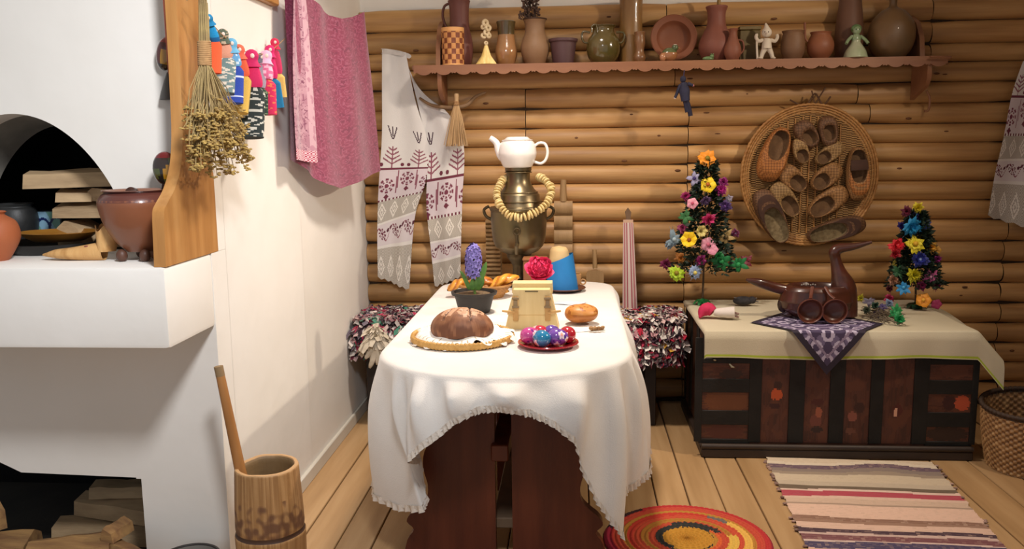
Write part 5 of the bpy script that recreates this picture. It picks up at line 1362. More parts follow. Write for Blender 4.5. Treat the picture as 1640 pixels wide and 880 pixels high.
# ================================================================== chest
CX0, CX1, CY0, CY1 = .625, 1.835, 4.075, 4.86
CT = .615
ch = thing('iron_bound_chest', 'dark wooden chest bound with black iron strips at the right by the wall', 'chest', ((CX0 + CX1) / 2, (CY0 + CY1) / 2, 0))
MB().box((CX0, CY0, .05), (CX1, CY1, CT - .03), .004).build('body', OAK, ch)
MB().box((CX0 - .012, CY0 - .012, CT - .032), (CX1 + .012, CY1, CT), .004).build('lid', OAK, ch)
pm = MB(); pm.box((CX0 - .022, CY0 - .03, 0), (CX1 + .022, CY1, .045), .006); pm.build('plinth', mat('plinth_wood', '3a2b22', '2c211b', .5, 5), ch)
MB().tube([V(CX0 - .02, CY0 - .02, .055), V(CX1 + .02, CY0 - .02, .055)], .014, 10).build('plinth_moulding', mat('plinth_wood', ''), ch)
# iron strips on the front: measured edges
def fx(x, y=640): return P(x, y, Y=CY0).x
def fz(y, x=1320): return P(x, y, Y=CY0).z
FYc = CY0 - .006
def strip(x0, x1, z0, z1, dy=0): return MB().box((x0, FYc - dy, z0), (x1, CY0 + .001, z1), .0015)
zt, zb = CT - .034, .072
vs_ = [(1112, 1124), (1199, 1219), (1263, 1288), (1328, 1352), (1393, 1414), (1462, 1486), (1555, 1565)]
for a, b in vs_: strip(fx(a), fx(b), zb, zt, .001).build('iron_strip', IRON, ch)
for xa, xb in ((1124, 1199), (1486, 1555)):
    for z0, z1 in ((fz(629) if 0 else .352, .392), (.205, .262), (zt - .045, zt), (zb, .095)):
        pass
for xa, xb in ((1120, 1202), (1484, 1560)):
    for ya, yb_ in ((608, 630), (659, 682), (705, 712), (575, 583)):
        strip(fx(xa), fx(xb), fz(yb_), fz(ya)).build('iron_strip', IRON, ch)
strip(fx(1199), fx(1486), zt - .012, zt).build('iron_strip', IRON, ch)
# strips on the left end
for ya, yb_ in ((4.10, 4.17), (4.32, 4.40), (4.58, 4.66), (4.80, 4.85)):
    MB().box((CX0 - .006, ya, .07), (CX0 + .001, yb_, zt), .0015).build('iron_strip', IRON, ch)
# rubbed painted panels between the strips
PANM = printed('worn_painted_panel', .5, .3, 60)
def panelc(seed, spots):
    def f(u, v):
        for (a, b, ru, rv, col) in spots:
            n = noise.noise(V(u * 9, v * 14, seed)) * .5
            if ((u - a) / ru) ** 2 + ((v - b) / rv) ** 2 < 1 + n: return col
        n = noise.noise(V(u * 3, v * 8, seed + 3)); g = noise.noise(V(u * 16, v * 2.5, seed))
        return '5c3322' if n > .18 else ('4f2a1c' if g > .1 else ('553023' if n > -.2 else '44261b'))
    return f
panels = [(1219, 1263, zb, zt - .012, [(.55, .47, .22, .055, 'c2562c'), (.6, .56, .16, .04, '3a1f16'), (.5, .36, .2, .03, '3a1a18')]),
          (1288, 1328, zb, zt - .012, [(.6, .30, .15, .05, '96543c'), (.55, .40, .3, .03, '4a2018'), (.5, .22, .25, .06, '6e3c30'), (.55, .13, .25, .03, '33201a')]),
          (1352, 1393, zb, zt - .012, [(.35, .26, .18, .05, '8a5040'), (.6, .35, .2, .05, '3c2018'), (.3, .12, .2, .03, '6a4030')]),
          (1414, 1462, zb, zt - .012, [(.45, .31, .06, .045, 'd8a488'), (.5, .33, .2, .06, '52221a')]),
          (1124, 1199, fz(608), fz(583), [(.6, .3, .25, .3, '37241c')]), (1124, 1199, fz(659), fz(630), [(.55, .5, .5, .7, '6a3d22')]), (1124, 1199, fz(705), fz(682), [(.5, .5, .4, .5, '53291f')]),
          (1486, 1555, fz(608), fz(583), [(.6, .6, .3, .5, '5e3626')]), (1486, 1555, fz(659), fz(630), [(.8, .5, .18, .42, 'b34e30'), (.5, .5, .16, .4, '3a1a17')]), (1486, 1555, fz(705), fz(682), [(.5, .5, .5, .5, '332018')])]
for i, (xa, xb, z0, z1, sp_) in enumerate(panels):
    MB().grid(lambda u, v: V(lerp(fx(xa), fx(xb), u), CY0 - .0012, lerp(z0, z1, v)), 36, 60 if z1 - z0 > .2 else 20, colfn=panelc(i * 3.1, sp_)).build('painted_panel', PANM, ch)
# shiny hasp bits
hs_ = MB(); hs_.tube([P(1168, 583, Y=4.055), P(1172, 588, Y=4.05), P(1176, 589, Y=4.05)], [.004, .006, .003], 8); hs_.ell(P(1145, 577, Y=4.055), (.008, .004, .005), 8, 6); hs_.build('hasp', plain('b5a88c', .3, metal=.6), ch)

# cloth over the chest
tl = thing('linen_chest_cloth', 'cream linen cloth with a lime green edge spread over the dark chest', 'cloth', ((CX0 + CX1) / 2, 4.4, CT))
LINM = printed('cream_linen_print', .9, .35, 220)
cz = CT + .003
xr_ = CX1 + .21
def lcf(u, v):
    # v: 0 back .. .72 front edge .. 1 hem
    x = lerp(CX0 - .035, xr_, u)
    if v < .72:
        y = lerp(CY1, CY0 - .018, v / .72); z = cz + .0025 * noise.noise(V(x * 5, y * 5, 0))
        q_ = min(1, (v / .72)) ; 
        y = y if v < .70 else y
    else:
        s = (v - .72) / .28; z = cz - s * (.130 + .006 * math.sin(x * 7)); y = CY0 - .018 - .012 * math.sin(min(1, s * 3) * PI / 2) - .010 * max(0, math.sin(x * 9 + 1)) * s - .004 * math.sin(x * 23) * s
        z = z + .0
    # right overhang
    lim = CX1 + .014
    if x > lim:
        d = x - lim; x = lim + d * .60; z -= d * (.15 + .55 * min(1, (v / .72)) ** 2)
    liml = CX0 - .014
    if x < liml: z -= (liml - x) * .9; x = liml - .004
    return V(x, y, z)
MB().grid(lcf, 110, 90, colfn=lambda u, v: 'a8b83c' if .962 < v < .985 else ('c9c49a' if v > .985 else (mixh('cbc1a8', 'c2b79c', .5 + noise.noise(V(u * 4, v * 3, 1)))))).build('linen', LINM, tl, sharp=120)
# kerchief laid diagonally
tk = thing('purple_kerchief', 'dark purple patterned square kerchief laid cornerwise under the wooden duck, one corner hanging', 'kerchief', (1.16, 4.25, cz))
kL, kR = V(.85, 4.225, cz + .005), V(1.475, 4.205, cz + .005)
kB = V(1.165, 4.60, cz + .005)
def kbf(u, v):   # the part lying on top: triangle L-R-back plus trapezoid to the chest edge
    a, b = kL.lerp(kB, v), kR.lerp(kB, v); return a.lerp(b, u)
def kc_(s, t_):    # s,t in the kerchief's own square, 0..1
    e = min(s, t_, 1 - s, 1 - t_)
    if e < .055: return '2b2233'
    if .10 < e < .125: return '8c7d96'
    if e > .30:
        d = math.hypot(s - .5, t_ - .5); return '8a7d9c' if abs(math.sin(d * 40)) > .8 else '4a3c5c'
    q_ = math.sin(s * 30) * math.sin(t_ * 30)
    if abs(math.hypot((s * 6) % 1 - .5, (t_ * 6) % 1 - .5) - .3) < .09: return 'b9b0c8'
    return '463a58' if q_ > -.2 else '6c6080'
KM = printed('kerchief_print', .8, .2, 300)
# square with diagonal L-R; s,t coordinates of a point: front corner (hanging) is (0,0), back (1,1), L=(0,1), R=(1,0)
MB().grid(kbf, 60, 60, colfn=lambda u, v: kc_(v + (1 - v) * u, v + (1 - v) * (1 - u))).build('lying_half', KM, tk, sharp=180)
edge_y = CY0 - .040
def kff(u, v):
    # from the diagonal L-R forward to the hanging tip; v 0..1 distance
    tip_flat = 2 * V(1.165, 4.215, cz) - kB
    a, b = kL.lerp(tip_flat, v), kR.lerp(tip_flat, v); p = a.lerp(b, u)
    fy = edge_y
    if p.y < fy:
        over = fy - p.y; return V(p.x, fy - .012 - .004 * math.sin(over * 20), cz + .004 - over)
    return V(p.x, p.y, cz + .006)
MB().grid(kff, 50, 80, colfn=lambda u, v: kc_((1 - v) * u, (1 - v) * (1 - u))).build('front_half', KM, tk, sharp=180)

# ------------------------------------------------------------------ wooden duck with dippers
DW = mat('dark_walnut', '3f2019', '52291f', .28, 4, (2, 6, 6), .06, 30, coat=.4, c3='482419')
dy = 4.36; kz = cz + .008
k = mpp((1.2, dy, .7)); dc = P(1306, 492, Y=dy)
t = thing('wooden_duck_bowl', 'large dark brown wooden duck-shaped ladle bowl with long neck on the purple kerchief', 'bowl', V(dc.x, dy, kz))
bh = P(1306, 456, Y=dy).z - kz
bx0, bx1 = P(1247, 490, Y=dy).x, P(1366, 490, Y=dy).x; bcx = (bx0 + bx1) / 2; brx = (bx1 - bx0) / 2
def duckf(u, v):
    a = u * 2 * PI
    tab = [(0, .35, 0), (.12, .62, .01), (.35, .94, .28), (.55, 1.0, .52), (.8, .90, .86), (.88, .80, .97), (.92, .74, 1.0), (.95, .70, .98), (1, .60, .70)]
    for (v0, r_0, z_0), (v1, r_1, z_1) in zip(tab, tab[1:]):
        if v <= v1: q_ = (v - v0) / (v1 - v0); r_, z_ = lerp(r_0, r_1, q_), lerp(z_0, z_1, q_); break
    return V(bcx + brx * r_ * math.cos(a), dy + brx * .72 * r_ * math.sin(a), kz + bh * z_)
m = MB().grid(duckf, 56, 40, cu=True); m._add([duckf(i / 56, 1) for i in range(56)], [tuple(range(56))]); m._add([duckf(i / 56, 0) for i in range(56)], [tuple(range(56))])
m.build('bowl_body', DW, t, sharp=50)
MB().tube(cr([P(1352, 505, Y=dy), P(1353, 482, Y=dy), P(1350, 458, Y=dy), P(1343, 435, Y=dy), P(1338, 415, Y=dy), P(1337, 404, Y=dy), P(1346, 398, Y=dy - .005), P(1368, 395, Y=dy - .02), P(1396, 388, Y=dy - .03)], 6),
          [x * k for x in cr([(20, 0), (19, 0), (19, 0), (11.5, 0), (8.5, 0), (9.5, 0), (8, 0), (5.5, 0), (2.5, 0)], 6) for x in [x[0]]], 18, up=(0, 1, 0)).build('neck_and_head', DW, t)
MB().tube(cr([P(1195, 448, Y=dy - .02), P(1215, 453, Y=dy - .02), P(1245, 462, Y=dy), P(1275, 468, Y=dy), P(1300, 474, Y=dy)], 6), [x[0] * k for x in cr([(2, 0), (7, 0), (8.5, 0), (9, 0), (12, 0)], 6)], 14, flat=.9, up=(0, 1, 0)).build('tail_handle', DW, t)
MB().ell(P(1254, 488, Y=dy), (9 * k, .02, 13 * k), 12, 8).build('tail_knob', plain('2a1511', .3, coat=.3), t)
m = MB()
for i in range(7): m.ell(P(1284 + i * 3.6, 457 - (i % 2), Y=dy - .02), .005, 8, 6)
m.build('bead_row', plain('9a928c', .3, metal=.5), t)
for i, (bx, hx0, hy0, lb_) in enumerate(((1297, 1301, 462, 'left one of the two round dark dippers hanging on the front of the wooden duck'), (1336, 1322, 462, 'right one of the two round dark dippers hanging on the front of the wooden duck'))):
    yv = dy - .72 * brx - .045
    c_ = P(bx, 506, Y=yv); R_ = 20.5 * mpp(c_)
    if c_.z - R_ < kz + .001: c_.z = kz + .001 + R_
    td = thing('wooden_dipper', lb_, 'dipper', V(c_.x, c_.y, kz), 'dippers hanging on the wooden duck')
    Mx = Matrix.Translation(c_) @ Euler((PI / 2 + .12, 0, 0)).to_matrix().to_4x4()
    MB().lathe(prof([(.0005, -.034), (R_ * .55, -.03), (R_ * .9, -.012), (R_, .008), (R_ * .97, .012), (R_ * .90, .008), (R_ * .8, -.010), (R_ * .45, -.024), (.0005, -.027)], 4), 40).tf(Mx).build('bowl', mat('dipper_walnut', '5a3024', '6b3a2b', .35, 5, coat=.3), td)
    MB().tube(cr([c_ + V(0, .0, R_ * .95), P((bx + hx0) / 2, 472, Y=yv + .03), P(hx0, hy0 - 2, Y=dy - .62 * brx)], 4), [.008, .008, .008, .008, .009, .009, .009, .009, .009], 8, flat=.6).build('handle', mat('dipper_walnut', ''), td)

# ------------------------------------------------------------------ flower trees
def flower(t, p, r, kind, col, ctr, seed, mats):
    """p centre; faces the room"""
    m = MB(); random.seed(seed)
    od = V(rnd(-.35, .35), -1, rnd(-.1, .4)).normalized(); q_ = od.to_track_quat('Z', 'Y').to_matrix()
    def petal(a, L_, w, lift, curl, n=3):
        d0 = V(math.cos(a), math.sin(a), 0); s0 = V(-math.sin(a), math.cos(a), 0)
        m.grid(lambda u, v: p + q_ @ (d0 * (L_ * v) + s0 * (w * (u - .5) * 2 * math.sin(min(1, v * 1.15 + .12) * PI) ** .6) + V(0, 0, lift * v + curl * v * v - .3 * w * (2 * u - 1) ** 2)), n, 5)
    if kind == 'daisy':
        for i in range(13): petal(i / 13 * 2 * PI + rnd(-.15, .15), r * rnd(.7, 1.1), r * .2, .004, -.2 * r, 2)
        for i in range(7): petal(i / 7 * 2 * PI, r * .6, r * .2, r * .2, 0, 2)
    elif kind == 'open':
        for i in range(8): petal(i / 8 * 2 * PI + rnd(-.15, .15), r * rnd(.8, 1.1), r * .34, r * .15, r * .1)
    elif kind == 'five':
        for i in range(5): petal(i / 5 * 2 * PI + rnd(-.1, .1), r, r * .46, r * .1, -r * .1)
    elif kind == 'bush':
        for j in range(4):
            for i in range(9): petal(i / 9 * 2 * PI + j + rnd(-.3, .3), r * (1 - j * .2) * rnd(.7, 1.12), r * rnd(.16, .28), r * (.1 + .28 * j) * rnd(.6, 1.3), r * rnd(-.3, .2), 2)
    elif kind == 'lily':
        for i in range(9): petal(i / 9 * 2 * PI + rnd(-.4, .4), r * rnd(.7, 1.25), r * .2, r * rnd(.2, .6), -r * rnd(.1, .8), 2)
    elif kind == 'cup':
        for i in range(6): petal(i / 6 * 2 * PI, r, r * .55, r * .5, r * .35)
    fo_ = m.build('flower', plain(col, .55), t, sharp=180)
    if ctr:
        MB().ell(p + od * (r * .12), r * .2, 8, 6).build('flower_centre', plain(ctr, .6), fo_)
def flowertree(name_label, base, top, hw, Y, flowers, seed, foot='1e6b3a'):
    random.seed(seed)
    b = P(*base, Y=Y); b.z = cz + .004; tp_ = P(*top, Y=Y); k = mpp(tp_)
    t = thing('flower_tree', name_label, 'artificial flowers', b)
    MB().tube([b, tp_], [.006, .003], 8).build('trunk', mat('brown_stem', '5a4632', '463626', .8), t)
    # moulded foot leaves
    f = MB()
    for i in range(9):
        a = i / 9 * 2 * PI; d = V(math.cos(a), math.sin(a), 0); s = V(-d.y, d.x, 0)
        f.grid(lambda u, v: b + V(0, 0, .016) + d * (.055 * v) + s * ((u - .5) * .03 * math.sin(v * 2.6 + .3)) + V(0, 0, .016 * math.sin(v * 3) - .018 * v), 2, 5)
    f.lathe([(0, 0), (.03, 0), (.026, .012), (.008, .03), (0, .032)], 16, b)
    f.build('foot_leaves', mat('foot_green' + foot, foot, '17552e', .5, 30), t, sharp=180)
    fo = MB()
    for i in range(2600):
        v = rnd(0, 1); z = lerp(b.z + (tp_.z - b.z) * .22, tp_.z - .015, v); R_ = hw * k * (.92 - .72 * v) * math.sqrt(rnd(.02, 1)); a = rnd(0, 2 * PI)
        p = V(lerp(b.x, tp_.x, (z - b.z) / (tp_.z - b.z)) + R_ * math.cos(a), Y + R_ * .7 * math.sin(a), z)
        d = V(math.cos(a) + rnd(-.5, .5), math.sin(a) * .8 + rnd(-.5, .5), rnd(-.4, .5)).normalized(); s = d.cross(V(rnd(-1, 1), rnd(-1, 1), rnd(-1, 1))).normalized(); L_ = rnd(.018, .04)
        fo._add([p, p + d * L_ * .5 + s * L_ * .28, p + d * L_, p + d * L_ * .5 - s * L_ * .28], [(0, 1, 2, 3)])
    o = fo.build('foliage', mat('dark_foliage', '1f3323', '162619', .6, 30), t, sharp=180); o['kind'] = 'stuff'
    for i, (x, y, r, kind, col, ctr, dyy) in enumerate(flowers):
        p = P(x, y, Y=Y + dyy); flower(t, p, r * 1.22 * mpp(p), kind, col, ctr, seed + i, None)
    return t
F1 = [(1133, 254, 16, 'open', 'f0951a', '8a7a20', -.02), (1112, 286, 12, 'lily', 'a9a6c8', '3a2a6a', -.03), (1118, 297, 10, 'bush', 'b4b2cc', None, 0), (1134, 296, 14, 'five', 'f2d21c', 'b8641c', -.06),
      (1158, 292, 11, 'bush', 'a0307e', None, -.03), (1155, 304, 12, 'bush', 'b02a84', None, -.04), (1098, 314, 10, 'bush', 'a22a66', None, -.02), (1109, 326, 10, 'five', 'e59aae', 'c04a6a', -.08),
      (1130, 322, 10, 'bush', '4c3358', 'b098b8', -.07), (1162, 330, 12, 'bush', '4b2f68', '8a5aa0', -.05), (1168, 318, 7, 'daisy', 'a8a0b4', None, -.02), (1098, 348, 13, 'lily', '35713c', None, -.04), (1135, 351, 13, 'bush', 'c2356e', None, -.09),
      (1093, 366, 10, 'bush', '8e2f5a', None, -.04), (1122, 370, 10, 'cup', 'd3c478', '6a5a20', -.10), (1104, 385, 14, 'cup', 'eec81c', '8a4a14', -.11), (1079, 384, 15, 'lily', '7d93a0', 'a0b4bc', -.05), (1072, 392, 9, 'bush', '8598a6', None, -.04),
      (1134, 392, 13, 'five', 'e09ab0', 'c0607a', -.10), (1141, 400, 10, 'five', 'd98ea6', None, -.11), (1163, 380, 14, 'lily', 'a48a54', '5a4a28', -.06), (1178, 374, 9, 'bush', '7a3458', 'b0a0b8', -.04),
      (1066, 423, 11, 'bush', '8a2f58', None, -.03), (1090, 414, 11, 'bush', 'a86a28', None, -.06), (1122, 418, 12, 'bush', 'a8307a', None, -.09), (1155, 419, 17, 'lily', '1f7f45', '2f9a55', -.09), (1183, 424, 16, 'lily', '1c7a3f', '2a9450', -.06), (1195, 418, 11, 'lily', '7e2c3c', None, -.03),
      (1083, 438, 16, 'daisy', 'a8c822', '8a7a1a', -.10), (1113, 437, 13, 'daisy', '9aaed0', 'd8c86a', -.11), (1150, 410, 9, 'bush', '2a8f4c', None, -.1)]
flowertree('tall artificial flower tree with an orange bloom on top, left end of the chest', (1125, 487), (1133, 256), 58, 4.72, F1, 40, '1f8a45')
F2 = [(1470, 333, 11, 'bush', 'd8c42c', None, -.03), (1452, 339, 10, 'bush', '6b2038', None, -.01), (1465, 346, 10, 'bush', '3c2f6a', None, -.02), (1443, 362, 8, 'bush', '2b1f6c', None, -.02), (1461, 364, 17, 'bush', '1f86b8', '2a9ace', -.05), (1483, 358, 12, 'daisy', '4a5aa0', None, -.02),
      (1437, 394, 15, 'bush', 'd0222f', 'e0404a', -.06), (1434, 408, 9, 'bush', 'b82030', None, -.05), (1466, 391, 17, 'daisy', 'e2d22e', 'd8a82a', -.07), (1492, 396, 11, 'bush', 'd8a23c', None, -.03), (1500, 401, 8, 'five', 'cf9a40', None, -.02), (1501, 415, 8, 'bush', '962a7a', None, -.03),
      (1474, 416, 16, 'bush', '262f86', '8fa4d0', -.08), (1433, 422, 6, 'daisy', 'b0a040', None, -.03), (1440, 435, 14, 'lily', '2b5a38', None, -.05), (1463, 440, 14, 'bush', 'cfc62a', None, -.09), (1430, 449, 11, 'bush', 'b08064', None, -.05), (1491, 444, 14, 'daisy', 'd0639c', 'e8a0c4', -.07),
      (1447, 461, 12, 'lily', '2486c0', '4aa6d8', -.09), (1476, 458, 10, 'bush', '8f2a5c', None, -.07), (1500, 458, 8, 'bush', '8a2a58', None, -.03), (1424, 463, 7, 'bush', '6a2a38', None, -.02), (1424, 478, 9, 'bush', 'b8305c', None, -.03), (1479, 481, 13, 'five', 'e8982a', 'f0b040', -.09), (1500, 488, 9, 'five', 'b23a6c', None, -.05)]
flowertree('shorter artificial flower tree with red, blue and yellow blooms, right end of the chest', (1466, 497), (1468, 334), 48, 4.62, F2, 90, '24392a')
# rag things on the cloth left of the duck
def onc(x, y): p = P(x, y, Z=cz); return V(p.x, p.y, cz + .003)
a = onc(1122, 512); b = onc(1172, 522); k = mpp(a)
t = thing('lying_rag_doll', 'small rag doll in a bright pink kerchief and striped skirt lying on the cream cloth', 'doll', onc(1148, 520))
MB().tube(cr([a + V(-.005, -.0, .006), a + V(.012, .02, .03), a + V(.04, .03, .045), a + V(.062, .02, .03)], 4), [.006, .008, .014, .02, .026, .030, .032, .032, .033, .032, .030, .028, .026], 12).build('kerchief', mat('hot_pink', 'cf2a5c', 'b81f4c', .8, 20, bump=.3), t)
def skc(u, v): return 'd9cfc8' if int(u * 9) % 3 == 0 else ('b8485c' if int(u * 9) % 3 == 1 else 'a8606a')
MB().tube([lerp_ for lerp_ in [a + V(.07, .02, .03), a + V(.10, .01, .03), a + V(.135, .0, .032), a + V(.165, -.005, .034)]], [.02, .028, .033, .034], 16, flat=.85, colfn=skc).build('skirt', RAG, t)
for dz in (.02, .035): MB().tube([a + V(.15, -.005, dz), a + V(.185, -.012, dz - .008)], [.008, .005], 6).build('leg', plain('8a6a62', .8), t)
c_ = onc(1190, 490)
t = thing('black_woven_bird', 'small black and grey rag bird lying behind the pink doll near the wall', 'figurine', c_)
m = MB(); m.ell(c_ + V(0, 0, .024), (.055, .03, .024), 16, 10); m.ell(c_ + V(.045, -.01, .03), (.022, .02, .02), 12, 8)
m.build('body', mat('black_rag', '1f1d20', '3a373a', .8, 30, bump=.4), t)
for dx, dz in ((-.05, .045), (.07, .04), (.08, .02)): MB().tube([c_ + V(dx * .5, 0, .03), c_ + V(dx, -.01, dz)], [.006, .003], 6).build('grey_tuft', plain('77706e', .8), t)
# fallen bunch of flowers right of the duck
c_ = onc(1410, 505)
t = thing('lying_flower_bunch', 'bunch of thin stems and small mixed artificial flowers lying between duck and right flower tree', 'artificial flowers', c_)
m = MB(); random.seed(31)
for i in range(46):
    a_ = onc(rnd(1378, 1402), rnd(498, 520)); b_ = onc(rnd(1405, 1452), rnd(505, 524)); m.tube([a_ + V(0, 0, rnd(.004, .03)), a_.lerp(b_, .5) + V(0, 0, rnd(.01, .05)), b_ + V(0, 0, rnd(.002, .02))], .0016, 4)
m.build('stems', plain('5a4c3c', .8), t)['kind'] = 'stuff'
for i, (x, y, col, r, z) in enumerate([(1378, 478, 'b9b030', 9, .05), (1392, 484, '6a6478', 12, .05), (1401, 490, '3c5a48', 10, .05), (1413, 492, '4a3a70', 10, .045), (1424, 486, '8a9cb8', 10, .05), (1436, 498, '1f8a48', 14, .04), (1440, 512, '229050', 13, .03), (1404, 503, '47384c', 9, .03), (1388, 497, '54604c', 9, .035), (1430, 503, '2a9a58', 9, .04)]):
    p = P(x, y, Z=cz + z); flower(t, p, r * mpp(p), 'lily' if i % 2 else 'bush', col, None, 300 + i, None)
# ================================================================== wicker tray with bast shoes
TY = 4.845
tc0 = P(1297, 281, Y=TY); k = mpp(tc0); RX = 107 * k; RZ = 112 * k
t = thing('wicker_tray', 'big round flat wicker tray hung on the log wall, covered with bast shoes', 'tray', V(tc0.x, 4.9, tc0.z))
def trf(u, v):
    x, z = (u - .5) * 2, (v - .5) * 2; r_ = min(1, math.hypot(x, z))
    w = .0035 * math.sin(v * 62 * 2 * PI) * (1 if int(u * 26) % 2 else -1) if r_ < .9 else 0
    return V(tc0.x + RX * x, TY + .035 - .020 * max(0, (r_ - .84) / .16) ** .7 - w, tc0.z + RZ * z)
def trc(u, v):
    s_ = math.sin(v * 62 * 2 * PI) * (1 if int(u * 26) % 2 else -1); e_ = abs(((u * 26) % 1) - .5)
    return mixh(mixh('6a4826', 'bb9258', .5 + .5 * s_), '55381c', (.5 - e_) * 0 + (.55 if e_ > .44 else 0))
MB().grid(trf, 182, 372, colfn=trc, keep=lambda u, v: math.hypot(u - .5, v - .5) < .499).build('woven_base', printed('tray_print', .6, .3, 200), t, sharp=180)
for i, (q_, r_) in enumerate(((1.0, .0075), (.965, .006), (.93, .006), (.895, .005))):
    m = MB()
    def rf(u, v, q_=q_, r_=r_):
        a, b = u * 2 * PI, v * 2 * PI; rr = r_ * (1 + .22 * math.sin(a * 90 + b + i))
        return V(tc0.x + (RX * q_ + rr * math.cos(b)) * math.cos(a), TY + .016 + .004 * i - rr * math.sin(b), tc0.z + (RZ * q_ + rr * math.cos(b)) * math.sin(a))
    m.grid(rf, 360, 8, cu=True, cv=True).build('rim_rod', WICK, t, sharp=180)
for i in range(-4, 5):
    x = i * .11; h = math.sqrt(max(0, .84 ** 2 - x * x)); MB().tube([V(tc0.x + RX * x, TY + .028, tc0.z + RZ * z_) for z_ in (-h, -h / 2, 0, h / 2, h)], .0042, 6).build('stake', WICK, t)
MB().tube(cr([P(1265, 160, Y=4.88), P(1290, 170, Y=4.86), P(1305, 150, Y=4.87), P(1318, 168, Y=4.86), P(1330, 155, Y=4.88)], 5), .005, 6).build('hanging_cord', mat('dark_twine', '5f4028', '4d3320', .8, 60, bump=.4), t)
for x, y in ((1322, 140), (1300, 145)): MB().tube([P(1305, 168, Y=4.86), P(x, y, Y=4.86)], .004, 5).build('cord_end', mat('dark_twine', ''), t)
BASTW = {}
def bastm(c1, c2, key):
    m_ = mat('bast_' + key, c1, c2, .65, 9, bump=0)
    nt = m_.node_tree
    if not nt.nodes.get('weave'):
        N, L_ = nt.nodes, nt.links; ch_ = N.new('ShaderNodeTexChecker'); ch_.name = 'weave'; ch_.inputs['Scale'].default_value = 95
        tcx_ = N.new('ShaderNodeTexCoord'); mp_ = N.new('ShaderNodeMapping'); mp_.inputs['Rotation'].default_value = (.2, .785, .1)
        L_.new(tcx_.outputs['Object'], mp_.inputs['Vector']); L_.new(mp_.outputs[0], ch_.inputs['Vector'])
        bp_ = N.new('ShaderNodeBump'); bp_.inputs['Strength'].default_value = .6; bp_.inputs['Distance'].default_value = .003
        L_.new(ch_.outputs['Fac'], bp_.inputs['Height']); L_.new(bp_.outputs[0], N['Principled BSDF'].inputs['Normal'])
        bs_ = N['Principled BSDF'].inputs['Base Color']; src = bs_.links[0].from_socket; mx = N.new('ShaderNodeMix'); mx.data_type = 'RGBA'; mx.blend_type = 'MULTIPLY'; mx.inputs[0].default_value = 1
        c2_ = N.new('ShaderNodeTexChecker'); c2_.inputs['Scale'].default_value = 95; c2_.inputs['Color1'].default_value = (1, 1, 1, 1); c2_.inputs['Color2'].default_value = (.55, .5, .45, 1)
        L_.new(mp_.outputs[0], c2_.inputs['Vector']); L_.new(src, mx.inputs[6]); L_.new(c2_.outputs['Color'], mx.inputs[7]); L_.new(mx.outputs[2], bs_)
    return m_
B1 = bastm('a87c4c', '91683c', 'brown'); B2 = bastm('b9783c', 'a0642e', 'orange'); B3 = bastm('7a5638', '66462e', 'dark')
B4 = bastm('ae8c5c', '957548', 'grey'); FELT = mat('brown_felt', '4a3024', '3d271e', .9, 20, bump=.3); INS = mat('inner_bast', '7a5a3a', '66492e', .8, 30, bump=.5, bscale=160)
GS = 'bast shoes on the wicker tray'
def shoe(label, heel, toe, wpx, m_, h=.05, op0=.12, op1=.62, opw=.66, toem=None, insm=None, strap=False, group=GS):
    H, T = P(*heel, Y=TY), P(*toe, Y=TY); ax = (T - H); Ln = ax.length; ax.normalize(); yv = V(0, -1, 0); cr_ = ax.cross(yv).normalized(); W_ = wpx * mpp(H) / 2
    base = H + V(0, .018, 0)
    t = thing('bast_shoe', label, 'shoe', V(base.x, TY, base.z), group)
    def outl(a):   # outline, u along 0..1, w
        c_ = math.cos(a); s_ = math.sin(a); u = .5 - .5 * c_
        w = W_ * abs(s_) ** .75 * (.80 + .25 * u) * (1 if s_ > 0 else -1)
        return u * Ln, w
    def opn(a):
        c_ = math.cos(a); s_ = math.sin(a); u = lerp(op0, op1, .5 - .5 * c_); return u * Ln, W_ * opw * abs(s_) ** .7 * (1 if s_ > 0 else -1)
    tab = [(0, 0, 1.0), (0, .35, 1.04), (0, .75, 1.0), (.35, .95, 1), (.7, 1.02, 1), (.93, 1.0, 1), (1.0, .92, 1)]
    def f(i, a):
        k_, hh, sc_ = tab[i]; (u1, w1), (u2, w2) = outl(a), opn(a)
        u, w = lerp(u1, u2, k_), lerp(w1 * sc_, w2, k_)
        toeb = .25 * math.sin(min(1, max(0, (u / Ln - .5) * 2)) * PI) if k_ > 0 else 0
        return base + ax * u + cr_ * w + yv * (h * (hh + toeb * (1 - abs(k_ - .5))))
    def g(u, v): return f(min(6, int(round(v * 6))), u * 2 * PI)
    MB().grid(g, 44, 6, cu=True).build('upper', m_, t, sharp=70)
    def g2(u, v):
        a = u * 2 * PI; (u2, w2) = opn(a)
        if v < .34: return base + ax * u2 + cr_ * w2 + yv * h * .92
        k_ = {1: .99, 2: .0}.get(int(round(v * 2)), 1)
        uc, wc = lerp((op0 + op1) / 2 * Ln, u2, k_ if v < .9 else 0), w2 * (k_ if v < .9 else 0)
        return base + ax * uc + cr_ * wc + yv * (h * .25)
    MB().grid(g2, 44, 2, cu=True).build('insole', insm or INS, t, sharp=70)
    if toem:
        def g3(u, v):
            a = PI * .58 + u * PI * .84; p0 = f(1, a); p1 = f(3, a); p2 = f(5, a)
            q_ = v * 2; p = p0.lerp(p1, q_) if q_ < 1 else p1.lerp(p2, q_ - 1); return p + yv * .004
        MB().grid(g3, 24, 6).build('toe_cap', toem, t, sharp=70)
    if strap:
        A = base + ax * Ln * .33 + cr_ * W_ * .7 + yv * h; B_ = base + ax * Ln * .33 - cr_ * W_ * .7 + yv * h
        MB().tube([A, A.lerp(B_, .5) + yv * .012, B_], [.028, .028, .028], 8, flat=.2, up=(1, 0, 0)).build('strap', FELT, t)
shoe('large reddish bast shoe at the upper left rim of the tray, toe down', (1255, 205), (1225, 290), 46, B2, .055, .06, .60, .62, toem=B2)
